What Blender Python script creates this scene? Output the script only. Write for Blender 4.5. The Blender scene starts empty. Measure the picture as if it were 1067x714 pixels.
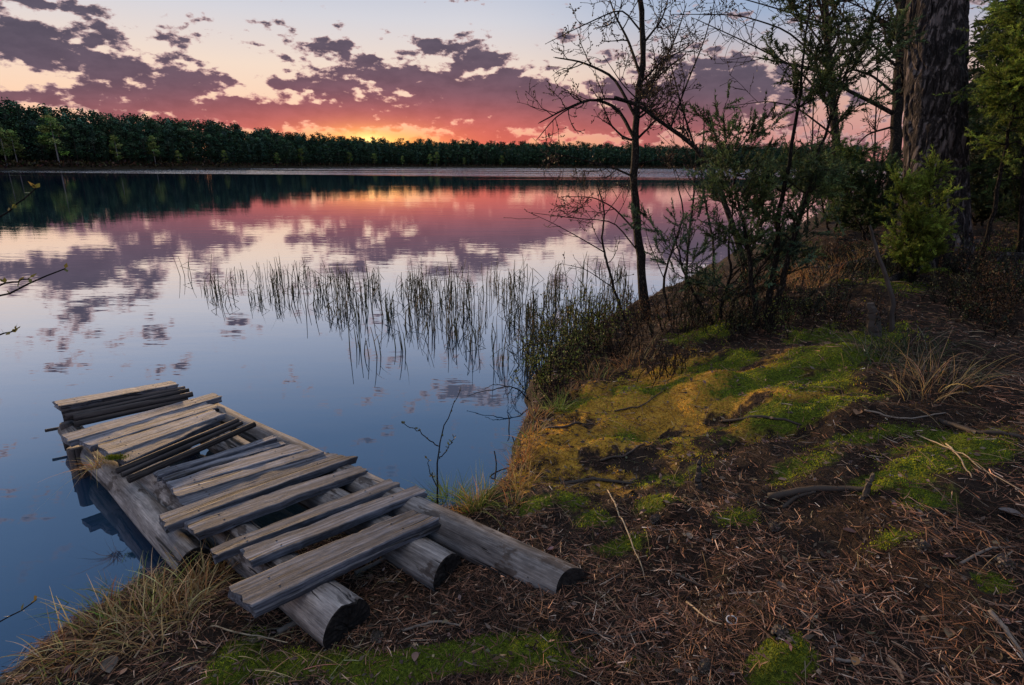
import bpy, math, random
import numpy as np

RNG = np.random.default_rng(7)
random.seed(7)
PI = math.pi
SC = bpy.context.scene
COL = SC.collection

# ------------------------------------------------------------------ camera
PW, PH, F = 1067.0, 714.0, 600.0
CAMZ = 2.0
PITCH = math.atan((PH / 2 - 172.5) / F)
ROLL = math.radians(0.3)
CAM = np.array([0.0, 0.0, CAMZ])
_r0 = np.array([1.0, 0, 0])
_u0 = np.array([0, math.sin(PITCH), math.cos(PITCH)])
FWD = np.array([0, math.cos(PITCH), -math.sin(PITCH)])
RIGHT = _r0 * math.cos(ROLL) + _u0 * math.sin(ROLL)
UP = -_r0 * math.sin(ROLL) + _u0 * math.cos(ROLL)


def ray(px, py):
    return FWD + RIGHT * ((px - PW / 2) / F) + UP * ((PH / 2 - py) / F)


def at_t(px, py, t):
    return CAM + ray(px, py) * t


def at_z(px, py, z):
    d = ray(px, py)
    return CAM + d * ((z - CAMZ) / d[2])


cd = bpy.data.cameras.new('camera')
cam = bpy.data.objects.new('camera', cd)
COL.objects.link(cam)
cd.sensor_width = 36
cd.lens = F * 36 / PW
cd.clip_start = 0.05
cd.clip_end = 9000
from mathutils import Matrix, Vector
M = Matrix.Identity(4)
for i in range(3):
    M[i][0] = RIGHT[i]; M[i][1] = UP[i]; M[i][2] = -FWD[i]; M[i][3] = CAM[i]
cam.matrix_world = M
SC.camera = cam

# ------------------------------------------------------------------ noise
_LAT = RNG.random((256, 256))


def vnoise(x, y):
    x = np.asarray(x, float); y = np.asarray(y, float)
    xi = np.floor(x).astype(int); yi = np.floor(y).astype(int)
    fx = x - xi; fy = y - yi
    fx = fx * fx * (3 - 2 * fx); fy = fy * fy * (3 - 2 * fy)
    a = _LAT[xi & 255, yi & 255]; b = _LAT[(xi + 1) & 255, yi & 255]
    c = _LAT[xi & 255, (yi + 1) & 255]; d = _LAT[(xi + 1) & 255, (yi + 1) & 255]
    return (a * (1 - fx) + b * fx) * (1 - fy) + (c * (1 - fx) + d * fx) * fy


def fbm(x, y, o=4):
    s = 0; a = 0.5; t = 0
    for k in range(o):
        s = s + a * vnoise(x * 2 ** k + 17.3 * k, y * 2 ** k + 41.7 * k)
        t += a; a *= 0.5
    return s / t


def ss(a, b, x):
    t = np.clip((x - a) / (b - a), 0, 1)
    return t * t * (3 - 2 * t)


# ------------------------------------------------------------------ terrain
SHORE = [(-40, -20), (-6, -3.2), (-3.0, .2), (-2.16, 1.3), (-2.03, 1.87), (-1.98, 2.14), (-1.85, 2.36), (-1.6, 2.5),
         (-1.2, 2.62), (-.85, 2.85), (-.55, 3.03), (-.22, 3.04), (-.06, 3.18), (-.02, 3.6), (.05, 4.0), (.10, 4.35), (.16, 5.0), (.35, 5.6),
         (.74, 6.37), (1.2, 7.1), (1.54, 7.7), (2.37, 8.9), (4.0, 11.5), (8.2, 17.5), (14.4, 27), (32, 48), (70, 75), (200, 130),
         (900, 300)]
LAND = np.array(SHORE + [(900, -400), (-400, -400)], float)


def sdist(x, y, poly=LAND, closed_from=0):
    x = np.asarray(x, float); y = np.asarray(y, float)
    best = np.full(x.shape, 1e18); inside = np.zeros(x.shape, bool)
    n = len(poly)
    for i in range(n):
        ax, ay = poly[i]; bx, by = poly[(i + 1) % n]
        dx, dy = bx - ax, by - ay
        t = np.clip(((x - ax) * dx + (y - ay) * dy) / (dx * dx + dy * dy), 0, 1)
        d = (x - ax - t * dx) ** 2 + (y - ay - t * dy) ** 2
        best = np.minimum(best, d)
        cond = ((ay > y) != (by > y))
        with np.errstate(divide='ignore', invalid='ignore'):
            xin = (bx - ax) * (y - ay) / (by - ay if by != ay else 1e-9) + ax
        inside ^= cond & (x < xin)
    d = np.sqrt(best)
    return np.where(inside, d, -d)


def shore_s(x, y):
    return sdist(x, y) + (fbm(x * 3.1 + 5, y * 3.1 + 9, 3) - .5) * .16


HUMPS = []   # (x, y, rx, ry, height) filled in after the bare terrain exists


def h(x, y, humps=True):
    x = np.asarray(x, float); y = np.asarray(y, float)
    s = shore_s(x, y)
    steep = ss(-.5, .2, x) * .13
    z = -0.55 + .5 * ss(-1.6, 0, s) + .05 * ss(-.05, .03, s)
    z = z + (.07 + steep) * ss(-.03, .10, s) + .035 * np.clip(s, 0, 2.0)
    xr = np.clip(x - .15, 0, None)
    m = .27 * (xr - .25 * (1 - np.exp(-xr / .25)))
    m = 1.3 * (1 - np.exp(-m / 1.3 * 1.05)) * ss(0, 2.0, s)
    z = z + m
    land = ss(0, .25, s)
    z = z + land * ((fbm(x * .8 + 3, y * .8, 3) - .5) * .16 + (fbm(x * 3 + 31, y * 3 + 8, 3) - .5) * .11 * (.5 + ss(-.2, .6, x)) + (fbm(x * 11, y * 11, 3) - .5) * .04)
    if humps:
        for hx, hy, rx, ry, hh in HUMPS:
            q = ((x - hx) / rx) ** 2 + ((y - hy) / ry) ** 2
            z = z + hh * np.exp(-q * 1.4)
    return z


def on_ground(px, py, tmin=.9, tmax=60):
    t = np.concatenate([np.linspace(tmin, 12, 1500), np.linspace(12, tmax, 600)])
    d = ray(px, py)
    P = CAM[None] + t[:, None] * d[None]
    g = h(P[:, 0], P[:, 1])
    k = np.argmax(P[:, 2] < np.maximum(g, -.02))
    p = P[k].copy()
    p[2] = float(h(p[0], p[1]))
    return p, float(t[k])


def gz(x, y):
    return float(h(x, y))


# ------------------------------------------------------------------ mesh builder
class MB:
    def __init__(s):
        s.v = []; s.c = []; s.q = []; s.t = []; s.n = 0

    def add(s, V, quads=None, tris=None, col=(1, 1, 1)):
        V = np.asarray(V, float).reshape(-1, 3)
        c = np.asarray(col, float)
        if c.ndim == 1:
            c = np.broadcast_to(c, (len(V), 3))
        s.v.append(V); s.c.append(c)
        if quads is not None and len(quads): s.q.append(np.asarray(quads, int).reshape(-1, 4) + s.n)
        if tris is not None and len(tris): s.t.append(np.asarray(tris, int).reshape(-1, 3) + s.n)
        s.n += len(V)
        return s

    def tube(s, P, R, sides=6, col=(1, 1, 1), cap=False):
        P = np.asarray(P, float); R = np.broadcast_to(np.asarray(R, float), (len(P),))
        T = np.gradient(P, axis=0)
        T /= np.linalg.norm(T, axis=1, keepdims=True) + 1e-12
        m = T.mean(0)
        ref = np.array([1.0, 0, 0]) if abs(m[0]) < .6 * np.linalg.norm(m) + 1e-9 else np.array([0, .3, 1.0])
        A = np.cross(T, ref); A /= np.linalg.norm(A, axis=1, keepdims=True) + 1e-12
        B = np.cross(T, A)
        th = np.linspace(0, 2 * PI, sides, endpoint=False)
        V = P[:, None] + R[:, None, None] * (np.cos(th)[None, :, None] * A[:, None] + np.sin(th)[None, :, None] * B[:, None])
        n = len(P)
        i = np.arange(n - 1)[:, None]; j = np.arange(sides)[None]
        j2 = (j + 1) % sides
        Q = np.stack([i * sides + j, i * sides + j2, (i + 1) * sides + j2, (i + 1) * sides + j], -1).reshape(-1, 4)
        V = V.reshape(-1, 3)
        tr = []
        if cap:
            V = np.vstack([V, P[0], P[-1]])
            a = n * sides; jj = np.arange(sides); k2 = (jj + 1) % sides
            tr = np.vstack([np.stack([np.full(sides, a), k2, jj], 1),
                            np.stack([np.full(sides, a + 1), (n - 1) * sides + jj, (n - 1) * sides + k2], 1)])
        return s.add(V, Q, tr, col)

    def blades(s, base, d, length, width, bend=0.0, seg=3, col=(1, 1, 1), droop=None, taper=True):
        """ribbons: base (N,3), direction (N,3); bend curves them in a random or given direction"""
        base = np.asarray(base, float); N = len(base)
        d = np.asarray(d, float); d = d / (np.linalg.norm(d, axis=1, keepdims=True) + 1e-9)
        L = np.broadcast_to(np.asarray(length, float), (N,)); Wd = np.broadcast_to(np.asarray(width, float), (N,))
        bd = RNG.normal(size=(N, 3)) if droop is None else np.broadcast_to(np.asarray(droop, float), (N, 3))
        bn = np.broadcast_to(np.asarray(bend, float), (N,))
        side = np.cross(d, RNG.normal(size=(N, 3))); side /= np.linalg.norm(side, axis=1, keepdims=True) + 1e-9
        u = np.linspace(0, 1, seg + 1)
        C = base[:, None] + d[:, None] * (u[None, :, None] * L[:, None, None]) + bd[:, None] * ((u ** 2)[None, :, None] * (bn * L)[:, None, None])
        w = (1 - .85 * u ** 1.5) if taper else np.ones_like(u)
        off = side[:, None] * (w[None, :, None] * Wd[:, None, None] * .5)
        V = np.stack([C - off, C + off], 2).reshape(N, -1, 3)
        k = np.arange(seg)
        q = np.stack([2 * k, 2 * k + 1, 2 * k + 3, 2 * k + 2], 1)
        Q = (np.arange(N)[:, None, None] * (2 * (seg + 1)) + q[None]).reshape(-1, 4)
        c = np.asarray(col, float)
        if c.ndim == 2: c = np.repeat(c, 2 * (seg + 1), axis=0)
        return s.add(V, Q, None, c)

    def needles(s, base, d, length, width, col):
        base = np.asarray(base, float); N = len(base)
        d = d / (np.linalg.norm(d, axis=1, keepdims=True) + 1e-9)
        side = np.cross(d, RNG.normal(size=(N, 3))); side /= np.linalg.norm(side, axis=1, keepdims=True) + 1e-9
        L = np.broadcast_to(np.asarray(length, float), (N,))[:, None]; Wd = np.broadcast_to(np.asarray(width, float), (N,))[:, None]
        V = np.stack([base - side * Wd * .5, base + side * Wd * .5, base + d * L], 1)
        c = np.asarray(col, float)
        if c.ndim == 2: c = np.repeat(c, 3, axis=0)
        return s.add(V, None, np.arange(3 * N).reshape(-1, 3), c)

    def leaves(s, base, d, length, width, col):
        """small diamond leaves"""
        base = np.asarray(base, float); N = len(base)
        d = d / (np.linalg.norm(d, axis=1, keepdims=True) + 1e-9)
        side = np.cross(d, RNG.normal(size=(N, 3))); side /= np.linalg.norm(side, axis=1, keepdims=True) + 1e-9
        L = np.broadcast_to(np.asarray(length, float), (N,))[:, None]; Wd = np.broadcast_to(np.asarray(width, float), (N,))[:, None]
        V = np.stack([base, base + d * L * .45 + side * Wd * .5, base + d * L, base + d * L * .45 - side * Wd * .5], 1)
        c = np.asarray(col, float)
        if c.ndim == 2: c = np.repeat(c, 4, axis=0)
        return s.add(V, np.arange(4 * N).reshape(-1, 4), None, c)

    def mesh(s, name, mat, origin=(0, 0, 0), smooth=False):
        V = np.vstack(s.v) - np.asarray(origin, float)
        C = np.vstack(s.c)
        Q = np.vstack(s.q) if s.q else np.zeros((0, 4), int)
        T = np.vstack(s.t) if s.t else np.zeros((0, 3), int)
        me = bpy.data.meshes.new(name)
        me.vertices.add(len(V)); me.vertices.foreach_set('co', V.astype(np.float32).ravel())
        nl = Q.size + T.size
        me.loops.add(nl)
        me.loops.foreach_set('vertex_index', np.concatenate([Q.ravel(), T.ravel()]).astype(np.int32))
        me.polygons.add(len(Q) + len(T))
        st = np.concatenate([np.arange(len(Q)) * 4, Q.size + np.arange(len(T)) * 3]).astype(np.int32)
        me.polygons.foreach_set('loop_start', st)
        me.polygons.foreach_set('use_smooth', np.full(len(st), smooth))
        at = me.color_attributes.new('Col', 'FLOAT_COLOR', 'POINT')
        at.data.foreach_set('color', np.hstack([C, np.ones((len(C), 1))]).astype(np.float32).ravel())
        me.update(calc_edges=True)
        me.validate()
        if mat: me.materials.append(mat)
        return me

    def build(s, name, mat, parent=None, origin=(0, 0, 0), smooth=False):
        o = bpy.data.objects.new(name, s.mesh(name, mat, origin, smooth))
        COL.objects.link(o)
        if parent is not None: o.parent = parent
        else: o.location = origin
        return o


def thing(name, label, cat, loc=(0, 0, 0), group=None):
    o = bpy.data.objects.new(name, None)
    o.empty_display_size = .1
    COL.objects.link(o); o.location = loc
    o['label'] = label; o['category'] = cat
    if group: o['group'] = group
    return o


def tag(o, label, cat, group=None, kind=None):
    o['label'] = label; o['category'] = cat
    if group: o['group'] = group
    if kind: o['kind'] = kind
    return o


def dup(root, loc, rz=0, sc=1, label=None):
    r = root.copy(); COL.objects.link(r)
    r.location = loc; r.rotation_euler = (0, 0, rz)
    r.scale = (sc, sc, sc) if not isinstance(sc, tuple) else sc
    if label: r['label'] = label
    for ch in list(root.children):
        c = ch.copy(); COL.objects.link(c); c.parent = r
    return r


# ------------------------------------------------------------------ node helper
class X:
    """a socket with arithmetic"""
    nt = None

    def __init__(s, k): s.k = k

    @staticmethod
    def m(op, *a, clamp=False):
        n = X.nt.nodes.new('ShaderNodeMath'); n.operation = op; n.use_clamp = clamp
        for i, v in enumerate(a):
            if isinstance(v, X): X.nt.links.new(v.k, n.inputs[i])
            else: n.inputs[i].default_value = v
        return X(n.outputs[0])

    def __add__(s, o): return X.m('ADD', s, o)
    __radd__ = __add__
    def __sub__(s, o): return X.m('SUBTRACT', s, o)
    def __rsub__(s, o): return X.m('SUBTRACT', o, s)
    def __mul__(s, o): return X.m('MULTIPLY', s, o)
    __rmul__ = __mul__
    def __truediv__(s, o): return X.m('DIVIDE', s, o)
    def __pow__(s, o): return X.m('POWER', s, o)


def sstep(a, b, x):
    n = X.nt.nodes.new('ShaderNodeMapRange'); n.interpolation_type = 'SMOOTHSTEP'
    n.inputs['From Min'].default_value = a; n.inputs['From Max'].default_value = b
    X.nt.links.new(x.k, n.inputs['Value'])
    return X(n.outputs[0])


def plug(v, sock):
    if isinstance(v, X): X.nt.links.new(v.k, sock)
    elif isinstance(v, (tuple, list)): sock.default_value = (*v, 1) if len(v) == 3 and len(sock.default_value) == 4 else v
    else: sock.default_value = v


def mix(f, a, b, mode='MIX'):
    n = X.nt.nodes.new('ShaderNodeMix'); n.data_type = 'RGBA'; n.blend_type = mode
    plug(f, n.inputs[0]); plug(a, n.inputs[6]); plug(b, n.inputs[7])
    return X(n.outputs[2])


def ramp(f, stops):
    n = X.nt.nodes.new('ShaderNodeValToRGB'); e = n.color_ramp.elements
    while len(e) < len(stops): e.new(.5)
    for el, (p, c) in zip(e, stops):
        el.position = p; el.color = (*c, 1) if len(c) == 3 else c
    plug(f, n.inputs[0])
    return X(n.outputs[0])


def comb(x, y, z):
    n = X.nt.nodes.new('ShaderNodeCombineXYZ')
    for i, v in enumerate((x, y, z)): plug(v, n.inputs[i])
    return X(n.outputs[0])


def sep(v):
    n = X.nt.nodes.new('ShaderNodeSeparateXYZ'); plug(v, n.inputs[0])
    return [X(o) for o in n.outputs]


def noise(vec, scale, detail=4, rough=.55, dist=0.0, out=0):
    n = X.nt.nodes.new('ShaderNodeTexNoise')
    if vec is not None: plug(vec, n.inputs['Vector'])
    n.inputs['Scale'].default_value = scale; n.inputs['Detail'].default_value = detail
    n.inputs['Roughness'].default_value = rough; n.inputs['Distortion'].default_value = dist
    return X(n.outputs[out])


def voro(vec, scale, feature='F1', out='Distance'):
    n = X.nt.nodes.new('ShaderNodeTexVoronoi'); n.feature = feature
    plug(vec, n.inputs['Vector']); n.inputs['Scale'].default_value = scale
    return X(n.outputs[out])


def vmul(v, s):
    n = X.nt.nodes.new('ShaderNodeMapping'); plug(v, n.inputs[0]); n.inputs['Scale'].default_value = s
    return X(n.outputs[0])


def vadd(v, w):
    n = X.nt.nodes.new('ShaderNodeVectorMath'); n.operation = 'ADD'; plug(v, n.inputs[0]); plug(w, n.inputs[1])
    return X(n.outputs[0])


def node(t, out=0): return X(X.nt.nodes.new(t).outputs[out])
def attr(name):
    n = X.nt.nodes.new('ShaderNodeAttribute'); n.attribute_name = name
    return X(n.outputs['Color'])
def coord(kind): return X(X.nt.nodes.new('ShaderNodeTexCoord').outputs[kind])
def objrand(): return X(X.nt.nodes.new('ShaderNodeObjectInfo').outputs['Random'])


def bump(height, strength, dist):
    n = X.nt.nodes.new('ShaderNodeBump'); n.inputs['Strength'].default_value = strength
    n.inputs['Distance'].default_value = dist; plug(height, n.inputs['Height'])
    return X(n.outputs[0])


def begin(name):
    m = bpy.data.materials.new(name); m.use_nodes = True
    m.node_tree.nodes.clear(); X.nt = m.node_tree
    return m


def principled(color, rough=.8, normal=None, spec=.3, trans=0.0):
    n = X.nt.nodes.new('ShaderNodeBsdfPrincipled')
    plug(color, n.inputs['Base Color']); plug(rough, n.inputs['Roughness'])
    n.inputs['Specular IOR Level'].default_value = spec
    if normal: plug(normal, n.inputs['Normal'])
    out = X.nt.nodes.new('ShaderNodeOutputMaterial')
    sh = n.outputs[0]
    if trans:
        t = X.nt.nodes.new('ShaderNodeBsdfTranslucent'); plug(color, t.inputs[0])
        mx = X.nt.nodes.new('ShaderNodeMixShader'); mx.inputs[0].default_value = trans
        X.nt.links.new(sh, mx.inputs[1]); X.nt.links.new(t.outputs[0], mx.inputs[2]); sh = mx.outputs[0]
    X.nt.links.new(sh, out.inputs[0])


# ------------------------------------------------------------------ world: sunset sky
def azel(px, py):
    d = ray(px, py); d = d / np.linalg.norm(d)
    return math.degrees(math.atan2(d[0], d[1])), math.degrees(math.asin(d[2]))


SUN_AZ, SUN_EL = azel(385, 147)


def make_world():
    w = bpy.data.worlds.new('World'); SC.world = w; w.use_nodes = True
    nt = w.node_tree; nt.nodes.clear(); X.nt = nt
    d = coord('Generated')
    dx, dy, dz = sep(d)
    el = X.m('ARCSINE', dz) * (180 / PI)
    az = X.m('ARCTAN2', dx, dy) * (180 / PI)
    ela = X.m('MAXIMUM', el, 0.0)
    t = X.m('POWER', ela / 90.0, .5)

    def P(e): return (e / 90) ** .5
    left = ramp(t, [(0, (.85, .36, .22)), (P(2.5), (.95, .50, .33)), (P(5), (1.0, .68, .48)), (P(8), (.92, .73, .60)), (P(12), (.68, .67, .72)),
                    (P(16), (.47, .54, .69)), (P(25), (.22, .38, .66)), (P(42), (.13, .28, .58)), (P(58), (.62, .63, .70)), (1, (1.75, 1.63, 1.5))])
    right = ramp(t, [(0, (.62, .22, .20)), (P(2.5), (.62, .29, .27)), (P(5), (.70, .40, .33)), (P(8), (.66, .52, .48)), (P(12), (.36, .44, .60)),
                     (P(16), (.25, .38, .60)), (P(25), (.18, .34, .60)), (P(42), (.12, .27, .56)), (P(58), (.62, .63, .70)), (1, (1.75, 1.63, 1.5))])  # top stops of both ramps overbright, added out of view to light the bank
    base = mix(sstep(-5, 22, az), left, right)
    # sun glow just above the tree line
    ae = comb(az, el, 0.0)

    def gauss(a, e, sa, se):
        n = nt.nodes.new('ShaderNodeVectorMath'); n.operation = 'MULTIPLY_ADD'
        nt.links.new(ae.k, n.inputs[0]); n.inputs[1].default_value = (1 / sa, 1 / se, 0); n.inputs[2].default_value = (-a / sa, -e / se, 0)
        q = nt.nodes.new('ShaderNodeVectorMath'); q.operation = 'DOT_PRODUCT'
        nt.links.new(n.outputs[0], q.inputs[0]); nt.links.new(n.outputs[0], q.inputs[1])
        return X.m('POWER', math.exp(-1), X(q.outputs['Value']))
    # clouds: fractal noise steered by soft banks
    warp = noise(comb(az * .05, el * .13, 3.3), 1.0, 3, .5)
    nv = comb(az * .25, (el + warp * 1.0) * .55, 5.2)
    f1 = noise(nv, 1.0, 6, .56)
    f2 = noise(comb(az * .75, el * 1.45, 9.1), 1.0, 5, .58)
    dens = (f1 - .5) * 1.15 + (f2 - .5) * .90 + .475
    blobs = [  # px, py, radius x, radius y (pixels), weight
        (120, 66, 95, 26, .26), (15, 42, 60, 22, .18), (190, 92, 70, 22, .22), (150, 112, 90, 12, .10), (60, 6, 60, 8, .22), (105, 30, 24, 8, .14),
        (205, 19, 26, 6, .24), (275, 22, 28, 6, .26), (255, 46, 16, 4, .2), (340, 46, 40, 8, .30), (365, 36, 22, 7, .12), (452, 47, 34, 10, .36), (505, 64, 34, 10, .34), (385, 62, 30, 8, .26), (700, 95, 40, 14, .2), (640, 60, 30, 8, .16), (745, 60, 50, 14, .2),
        (335, 90, 60, 11, .22), (420, 85, 70, 14, .20), (500, 95, 70, 22, .26), (555, 110, 60, 24, .2), (300, 115, 80, 12, .18), (430, 120, 110, 14, .2), (230, 118, 60, 8, .12),
        (620, 120, 60, 20, .16), (720, 105, 70, 22, .20), (690, 60, 50, 10, .14), (760, 90, 60, 22, .14), (590, 40, 20, 6, .14), (35, 100, 70, 8, .10), (25, 82, 40, 8, -.10),
        (290, 70, 45, 14, -.10), (240, 60, 30, 25, -.12), (420, 18, 160, 12, -.06), (600, 12, 120, 14, -.06), (235, 100, 25, 10, -.06),
        # patches higher up that only the lake mirrors
        (85, 324, 40, 9, .25), (170, 354, 28, 9, .22), (55, 385, 26, 9, .18), (120, 372, 24, 8, .15), (480, 410, 48, 13, .22), (60, 290, 70, 18, .16)]
    for px, py, rx, ry, wt in blobs:
        a0, e0 = azel(px, py)
        if py > 200: e0 = -e0
        a1, _ = azel(px + rx, py); _, e1 = azel(px, py - ry)
        if py > 200: e1 = -e1
        dens = X.m('MULTIPLY_ADD', gauss(a0, e0, abs(a1 - a0), abs(e1 - e0)), wt * (1.1 if wt > 0 else .8), dens)
    dens = dens + gauss(11, 3.9, 26, 3.0) * .235
    dens = dens + gauss(-38, 3.0, 22, 2.6) * .12
    dens = dens - sstep(8.5, 15, el) * .05
    dens = dens - gauss(-14, .6, 16, .9) * .22
    hi = sstep(14, 30, el)
    alpha = sstep(.57, .685, dens) * (1.0 - sstep(24, 34, el))
    alpha = alpha * (1.0 - hi * .35)
    core = sstep(.62, .74, dens)
    nearsun = gauss(SUN_AZ + 4, 1.0, 26, 5.5)
    dark = mix(nearsun, (.105, .092, .128), (.36, .12, .14))
    edge = mix(nearsun, (.52, .37, .37), (1.0, .42, .30))
    low = 1.0 - sstep(1.5, 6.5, el)
    dark = mix(low * (nearsun * .6 + .22), dark, (.58, .16, .14))
    tex = noise(comb(az * .5, el * 1.1, 4.4), 1.0, 4, .6)
    cloud = mix(core, edge, dark)
    cloud = mix(.5, cloud, mix(sstep(.3, .7, tex), (.4, .4, .42), (.62, .6, .6)), 'OVERLAY')
    glow1 = gauss(SUN_AZ, SUN_EL - .6, 5.5, 1.5)
    glow2 = gauss(SUN_AZ + 3, 1.4, 19, 2.9)
    glow3 = gauss(SUN_AZ, SUN_EL - .35, 1.5, .7)
    base = mix(gauss(SUN_AZ + 2, .7, 20, 1.7) * .9, base, (1.15, .45, .10))
    col = mix(alpha * (1.0 - glow1 * .8), base, cloud)
    col = mix(glow2 * .60 * (alpha * .75 + .25), col, (1.05, .17, .08))
    col = mix(glow1 * .95, col, (1.7, .72, .13))
    col = mix(glow3, col, (2.6, 1.6, .55))
    # physically based sky as a faint layer in the upper dome
    sky = nt.nodes.new('ShaderNodeTexSky'); sky.sky_type = 'NISHITA'; sky.sun_disc = False
    sky.sun_elevation = math.radians(SUN_EL + 1.2); sky.sun_rotation = math.radians(SUN_AZ)
    skyc = mix(1.0, X(sky.outputs[0]), (.02, .02, .02), 'MULTIPLY')
    col = mix(hi, col, mix(1.0, col, skyc, 'ADD'))
    # below the horizon: dark earth tone
    col = mix(sstep(-3, -.5, el), (.05, .045, .05), col)
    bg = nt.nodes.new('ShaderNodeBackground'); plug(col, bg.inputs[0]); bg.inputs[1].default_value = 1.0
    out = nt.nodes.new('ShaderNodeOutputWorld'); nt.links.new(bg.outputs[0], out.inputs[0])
    w.cycles.sampling_method = 'MANUAL'; w.cycles.sample_map_resolution = 1024


make_world()
sl = bpy.data.lights.new('sun', 'SUN'); so = bpy.data.objects.new('sun', sl); COL.objects.link(so)
sl.energy = 5.0; sl.angle = math.radians(2.5); sl.color = (1.0, .64, .32)
sl.cycles.use_multiple_importance_sampling = False
SEL = math.radians(SUN_EL + 3.2); SAZ = math.radians(SUN_AZ - 20)
sd = Vector((math.sin(SAZ) * math.cos(SEL), math.cos(SAZ) * math.cos(SEL), math.sin(SEL)))
so.rotation_euler = sd.to_track_quat('Z', 'Y').to_euler()
so.location = (-30, 60, 20)

# ------------------------------------------------------------------ materials
def vmat(name, rough=.8, trans=0.0, spec=.25, var=.35):
    m = begin(name)
    c = attr('Col')
    n = noise(coord('Object'), 9.0, 3)
    c2 = mix(1.0, c, ramp(n, [(.25, (1 - var,) * 3), (.75, (1 + var * .6,) * 3)]), 'MULTIPLY')
    principled(c2, rough, None, spec, trans)
    return m


def wood_mat(name, c_dark, c_mid, c_light, grain=1.0, rough=.75, fine=55, stain=.6, bark=0.0):
    m = begin(name)
    o = coord('Object'); r = objrand()
    sh = vadd(o, comb(r * 37.0, r * 11.0, r * 23.0))
    kd = voro(vmul(sh, (1.5, 7.5, 7.5)), 1.0)
    kn = sstep(.17, .05, kd)
    wv = noise(vmul(sh, (3, 9, 9)), 1.0, 2, .5)
    sw = vadd(sh, comb(0.0, wv * .035 + kn * .012, wv * .03 + kn * .012))
    g1 = noise(vmul(sw, (1.6, fine, fine)), 1.0, 6, .68, .15)
    g2 = noise(vmul(sw, (6, 170, 170)), 1.0, 4, .62)
    big = noise(vmul(sh, (2.2, 7, 7)), 1.0, 5, .6)
    fleck = noise(vmul(sh, (22, 45, 45)), 1.0, 4, .6)
    crack = sstep(.395, .345, noise(vmul(sw, (.8, 36, 36)), 1.0, 3, .5, .3))
    col = ramp(g1 * .58 + g2 * .27 + fleck * .15, [(.33, c_dark), (.48, c_mid), (.66, c_light)])
    col = mix(sstep(.42, .68, big) * stain, col, mix(1.0, col, (.36, .33, .32), 'MULTIPLY'))
    col = mix(sstep(.52, .36, big) * .35, col, mix(1.0, col, (1.15, 1.05, .95), 'MULTIPLY'))
    col = mix(1.0, col, ramp(r, [(0, (.62, .60, .60)), (.5, (1, .97, .96)), (1, (1.25, 1.18, 1.14))]), 'MULTIPLY')
    col = mix(kn * .85, col, (.022, .017, .014))
    if bark:
        bm = sstep(.56, .62, noise(vmul(sh, (5, 11, 11)), 1.0, 5, .6))
        col = mix(bm * bark, col, ramp(fleck, [(.3, (.012, .009, .008)), (.7, (.07, .048, .038))]))
    col = mix(crack * .9, col, (.008, .007, .007))
    hgt = g1 * .5 + g2 * .4 + fleck * .2 - crack * 1.0 - kn * .3
    principled(col, rough, bump(hgt, .85 * grain, .005), .25)
    return m


M_plank = wood_mat('weathered_plank', (.018, .018, .022), (.095, .102, .125), (.31, .33, .40), 1.0, fine=46, stain=.85)
M_log = wood_mat('weathered_log', (.04, .036, .038), (.17, .16, .16), (.44, .42, .415), 1.4, fine=24, stain=.8, bark=.8)
M_pole = wood_mat('dark_pole', (.015, .013, .014), (.05, .044, .045), (.12, .105, .105), 1.0)


def make_cut():
    m = begin('dark_cut_end')
    o = coord('Object')
    n = noise(o, 28, 5, .65)
    col = ramp(n, [(.3, (.006, .005, .005)), (.6, (.022, .018, .017)), (.85, (.07, .058, .05))])  # near-black noise colour over the whole log end
    principled(col, .9, bump(n, 1.0, .02), .15)
    return m


M_cut = make_cut()


def make_ground():
    m = begin('forest_floor')
    o = coord('Object'); a = attr('Col')
    mr = sep(a)
    n1 = noise(o, 2.2, 5, .6); n2 = noise(o, 14, 5, .65); n3 = noise(o, 70, 4, .6); n4 = noise(o, 230, 2, .6)
    litter = ramp(n2 * .5 + n3 * .5, [(.30, (.004, .003, .002)), (.45, (.018, .011, .008)), (.6, (.045, .028, .02)), (.78, (.11, .075, .055))])
    litter = mix(sstep(.4, .7, n1) * .5, litter, (.035, .026, .022))
    green = ramp(n3 * .6 + n4 * .4, [(.28, (.010, .016, .003)), (.5, (.06, .085, .008)), (.72, (.22, .26, .03))])
    sun_gold = ramp(n3 * .55 + n2 * .45, [(.28, (.08, .045, .010)), (.5, (.42, .23, .035)), (.72, (.80, .48, .085))])  # golden moss, brightened so its colour carries the sunlight on the slope
    col = mix(sstep(.35, .65, mr[1] * 1.0 + (n2 - .5) * .9), litter, sun_gold)
    col = mix(sstep(.38, .62, mr[0] * 1.0 + (n2 - .5) * .9), col, green)
    col = mix(mr[2], col, (.010, .009, .009))
    hh = n2 * .4 + n3 * .4 + n4 * .2
    principled(col, .92, bump(hh, 1.0, .05), .15)
    return m


M_ground = make_ground()


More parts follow.
